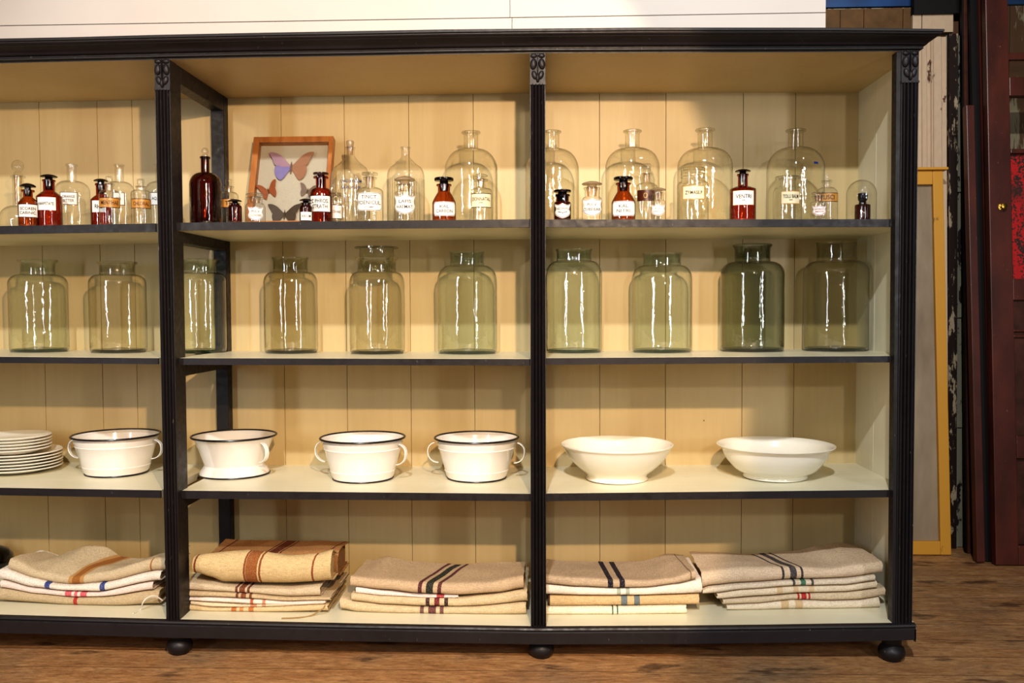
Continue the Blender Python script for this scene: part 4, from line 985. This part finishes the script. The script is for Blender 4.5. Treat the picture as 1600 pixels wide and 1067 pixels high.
mk = MB().lathe([(0, 0), (.016, 0), (.016, .004), (.006, .007), (.006, .014), (.012, .018), (.012, .024), (0, .028)], (0, 0, 0), 20)
nv = D.n; base = D.pt(kp.x, kp.z, .04)
mk.v = [base + Vector((v.x, 0, 0)) + Vector((0, nv.z, -nv.y)) * v.y + nv * v.z for v in mk.v]
mk.build('brass_knob', BRASS, door)
# narrow door seen edge-on, behind-left of the main one
D2 = Lean(1.16, 1.36, 2.49)
xa = D2.px(1520, 877).x; xb = D2.px(1546, 877).x
d2 = thing('narrow_shutter', D2.pt((xa + xb) / 2, 0), 'narrow dark red shutter leaf leaning just left of the big red door', 'shutter')
m = MB(); D2.quad(m, xa, xa + .035, .002, 1.98, 0, .04); bevel(m.build('stile', REDB, d2, False), .003)
BLK = mat_simple('dark_recess_wood', (18, 12, 11), .6, .3, var=.2)
m = MB(); D2.quad(m, xa + .035, xb + .10, .002, 2.75, .0, .022); m.build('leaf_panel', BLK, d2, False)
m = MB(); D2.quad(m, xa + .065, xa + .075, .01, 2.75, .022, .034); m.build('bead', REDB, d2, False)
# brown board edge behind
D3 = Lean(1.3, 1.42, 2.6); xa3 = D3.px(1502, 300).x
d3 = thing('leaning_board', D3.pt(xa3, 0), 'slim dark board with reddish edge leaning behind the narrow shutter', 'board')
m = MB(); D3.quad(m, xa3, xa3 + .11, .002, 2.75, 0, .02); m.build('board_face', BLK, d3, False)
m = MB(); D3.quad(m, xa3 + .004, xa3 + .020, .002, 2.75, .02, .028); m.build('board_edge', mat_simple('reddish_edge', (88, 46, 34), .5, .4, var=.2), d3, False)
# peeling column / grey-green peeling door
GRN = peeling('peeling_grey_green', (36, 25, 20), (132, 128, 110), .45, (1, 1, .35), 16)
D4 = Lean(1.40, 1.455, 2.4); xa4 = D4.px(1478, 560).x; xb4 = D4.px(1507, 560).x
d4 = thing('weathered_door', D4.pt((xa4 + xb4) / 2, 0), 'dark weathered door with flaking grey-green paint behind the yellow frame', 'door')
m = MB(); D4.quad(m, xa4 - .012, xb4 + .03, .002, 2.33, 0, .02); m.build('door_leaf', GRN, d4, False)
RUST = peeling('peeling_white_rust', (40, 22, 15), (165, 148, 124), .56, (1, 1, .3), 26)
m = MB(); D4.quad(m, xa4 - .008, xa4 + .03, .002, 2.33, .02, .045); m.build('edge_strip', RUST, d4, False)
for zz in (.55, 1.05, 1.62):
    m = MB(); D4.quad(m, xa4 + .03, xb4 + .03, zz, zz + .07, .02, .03); m.build('cross_rail', GRN, d4, False)
# pinkish white panelled board
PKW = peeling('pinkish_white_paint', (96, 60, 40), (206, 180, 152), .36, (1, 1, .4), 12)
D5 = Lean(1.36, 1.46, 2.5); xa5 = D5.px(1400, 200).x; xb5 = D5.px(1476, 200).x; zt5 = D5.px(1460, 60).z
d5 = thing('white_shutter', D5.pt((xa5 + xb5) / 2, 0), 'pinkish white painted shutter leaning behind the top corner of the unit', 'shutter')
m = MB(); D5.quad(m, xa5, xb5, .002, zt5, 0, .02); m.build('board', PKW, d5, False)
for (a_, b_) in ((1437, 1445), (1451, 1452.5), (1455, 1468)):
    m = MB(); D5.quad(m, D5.px(a_, 200).x, D5.px(b_, 200).x, .01, zt5, .02, .028); bevel(m.build('batten', PKW, d5, False), .003, 1)
x6a, x6b = P(1424, 35, 1.47).x, P(1487, 35, 1.47).x
m = MB(); m.box(x6a, P(1437.5, 35, 1.47).x, 1.455, 1.475, P(1440, 52, 1.47).z, P(1440, 23, 1.47).z); m.box(P(1439, 35, 1.47).x, x6b, 1.455, 1.475, P(1440, 52, 1.47).z, P(1440, 23, 1.47).z)
tag(m.build('trim_3', PKW, None, False), 'short white boards on the far wall above the shutter', kind='structure')
m = MB(); m.box(x6a, x6b + .2, 1.44, 1.478, P(1440, 22.5, 1.45).z, 2.95)
tag(m.build('trim_4', BLK, None, False), 'dark board above the short white boards', kind='structure')
# yellow frame
YEL = NT('ochre_yellow_paint'); n = YEL.noise(25, 6, (1, 1, .4)); 
cc_ = YEL.mix(YEL.ramp(n, [(.66, (0, 0, 0, 1)), (.72, (.8,) * 3 + (1,))]), lin((200, 146, 54)), lin((90, 66, 36))); YEL = YEL.bsdf(cc_, .45, .4, bump=n, bs=.2)
D6 = Lean(1.27, 1.34, 1.8)
y6 = thing('yellow_frame', D6.pt(1.7, 0), 'ochre yellow wooden frame with dull grey panel leaning beyond the unit', 'frame')
xr0 = D6.px(1482, 862).x; xr1 = D6.px(1469, 268).x; zt6 = D6.px(1465, 268).z; x60 = xr0 - .75
m = MB(); D6.quad(m, xr0 - .047, xr0, .002, zt6, 0, .03, xr1 - .045, xr1); bevel(m.build('stile', YEL, y6, False), .003)
m = MB(); D6.quad(m, x60 - .05, x60, .002, zt6, 0, .03); bevel(m.build('stile', YEL, y6, False), .003)
m = MB(); D6.quad(m, x60, xr1 - .045, D6.px(1465, 290).z, zt6, 0, .03); bevel(m.build('top_rail', YEL, y6, False), .003)
m = MB(); D6.quad(m, x60 - .07, xr1 + .018, zt6, zt6 + .012, -.005, .045); bevel(m.build('cap_moulding', YEL, y6, False), .003)
m = MB(); D6.quad(m, x60, xr0 - .047, .002, .062, 0, .03); bevel(m.build('bottom_rail', YEL, y6, False), .003)
t = NT('dull_panel'); n = t.noise(6, 6, (1, 1, .25)); DUL = t.bsdf(t.ramp(n, [(.3, lin((128, 112, 92))), (.7, lin((176, 158, 134)))]), .3, .4)
m = MB(); D6.quad(m, x60, xr0 - .047, .062, D6.px(1465, 290).z, .006, .012); m.build('panel', DUL, y6, False)

# ------------------------------------------------------------------ light
def spot(name, loc, target, energy, col, size, angle, blend):
    ld = bpy.data.lights.new(name, 'SPOT'); ld.energy = energy; ld.color = col; ld.shadow_soft_size = size; ld.spot_size = math.radians(angle); ld.spot_blend = blend
    o = bpy.data.objects.new(name, ld); COL.objects.link(o); o.location = loc
    o.rotation_euler = (Vector(target) - Vector(loc)).to_track_quat('-Z', 'Y').to_euler(); return o
def area(name, loc, target, energy, col, sx, sy):
    ld = bpy.data.lights.new(name, 'AREA'); ld.shape = 'RECTANGLE'; ld.size = sx; ld.size_y = sy; ld.energy = energy; ld.color = col
    o = bpy.data.objects.new(name, ld); COL.objects.link(o); o.location = loc
    o.rotation_euler = (Vector(target) - Vector(loc)).to_track_quat('-Z', 'Y').to_euler(); return o
WARM = (1.0, .74, .44)
spot('warm_spotlight', (.29, -2.7, 2.02), (-1.25, .4, 1.0), 285, (1.0, .71, .45), .03, 67, .08)
spot('warm_side_spotlight', (-2.0, -2.3, 2.15), (.8, .4, 1.0), 26, (1, .74, .44), .04, 90, .5)
spot('cool_spotlight', (-.35, -4.4, 4.2), (.2, .2, .8), 740, (.95, .98, 1.0), .08, 62, .4)
spot('low_spotlight', (.9, -4.2, 1.95), (.9, .4, .7), 80, (1, .94, .86), .05, 60, .5)
spot('ceiling_spotlight', (1.7, -1.6, 3.5), (1.0, .56, 2.05), 85, (1, .93, .85), .08, 55, .9)
area('tall_window_left', (-2.7, -3.2, 1.65), (0, .3, 1.3), 32, (.88, .95, 1.0), .16, 1.7)
area('tall_window_right', (2.3, -3.4, 1.65), (0, .3, 1.3), 32, (.96, .98, 1.0), .16, 1.7)
w = bpy.data.worlds.new('world'); SC.world = w; w.use_nodes = True
bg = w.node_tree.nodes['Background']; bg.inputs[0].default_value = (1.0, .88, .70, 1); bg.inputs[1].default_value = .055
SC.view_settings.view_transform = 'Standard'; SC.view_settings.look = 'Medium High Contrast'; SC.view_settings.exposure = 0.0
SC.cycles.max_bounces = 8; SC.cycles.transparent_max_bounces = 48; SC.cycles.caustics_reflective = False; SC.cycles.caustics_refractive = False
SC.cycles.use_denoising = True; SC.cycles.sample_clamp_indirect = 6
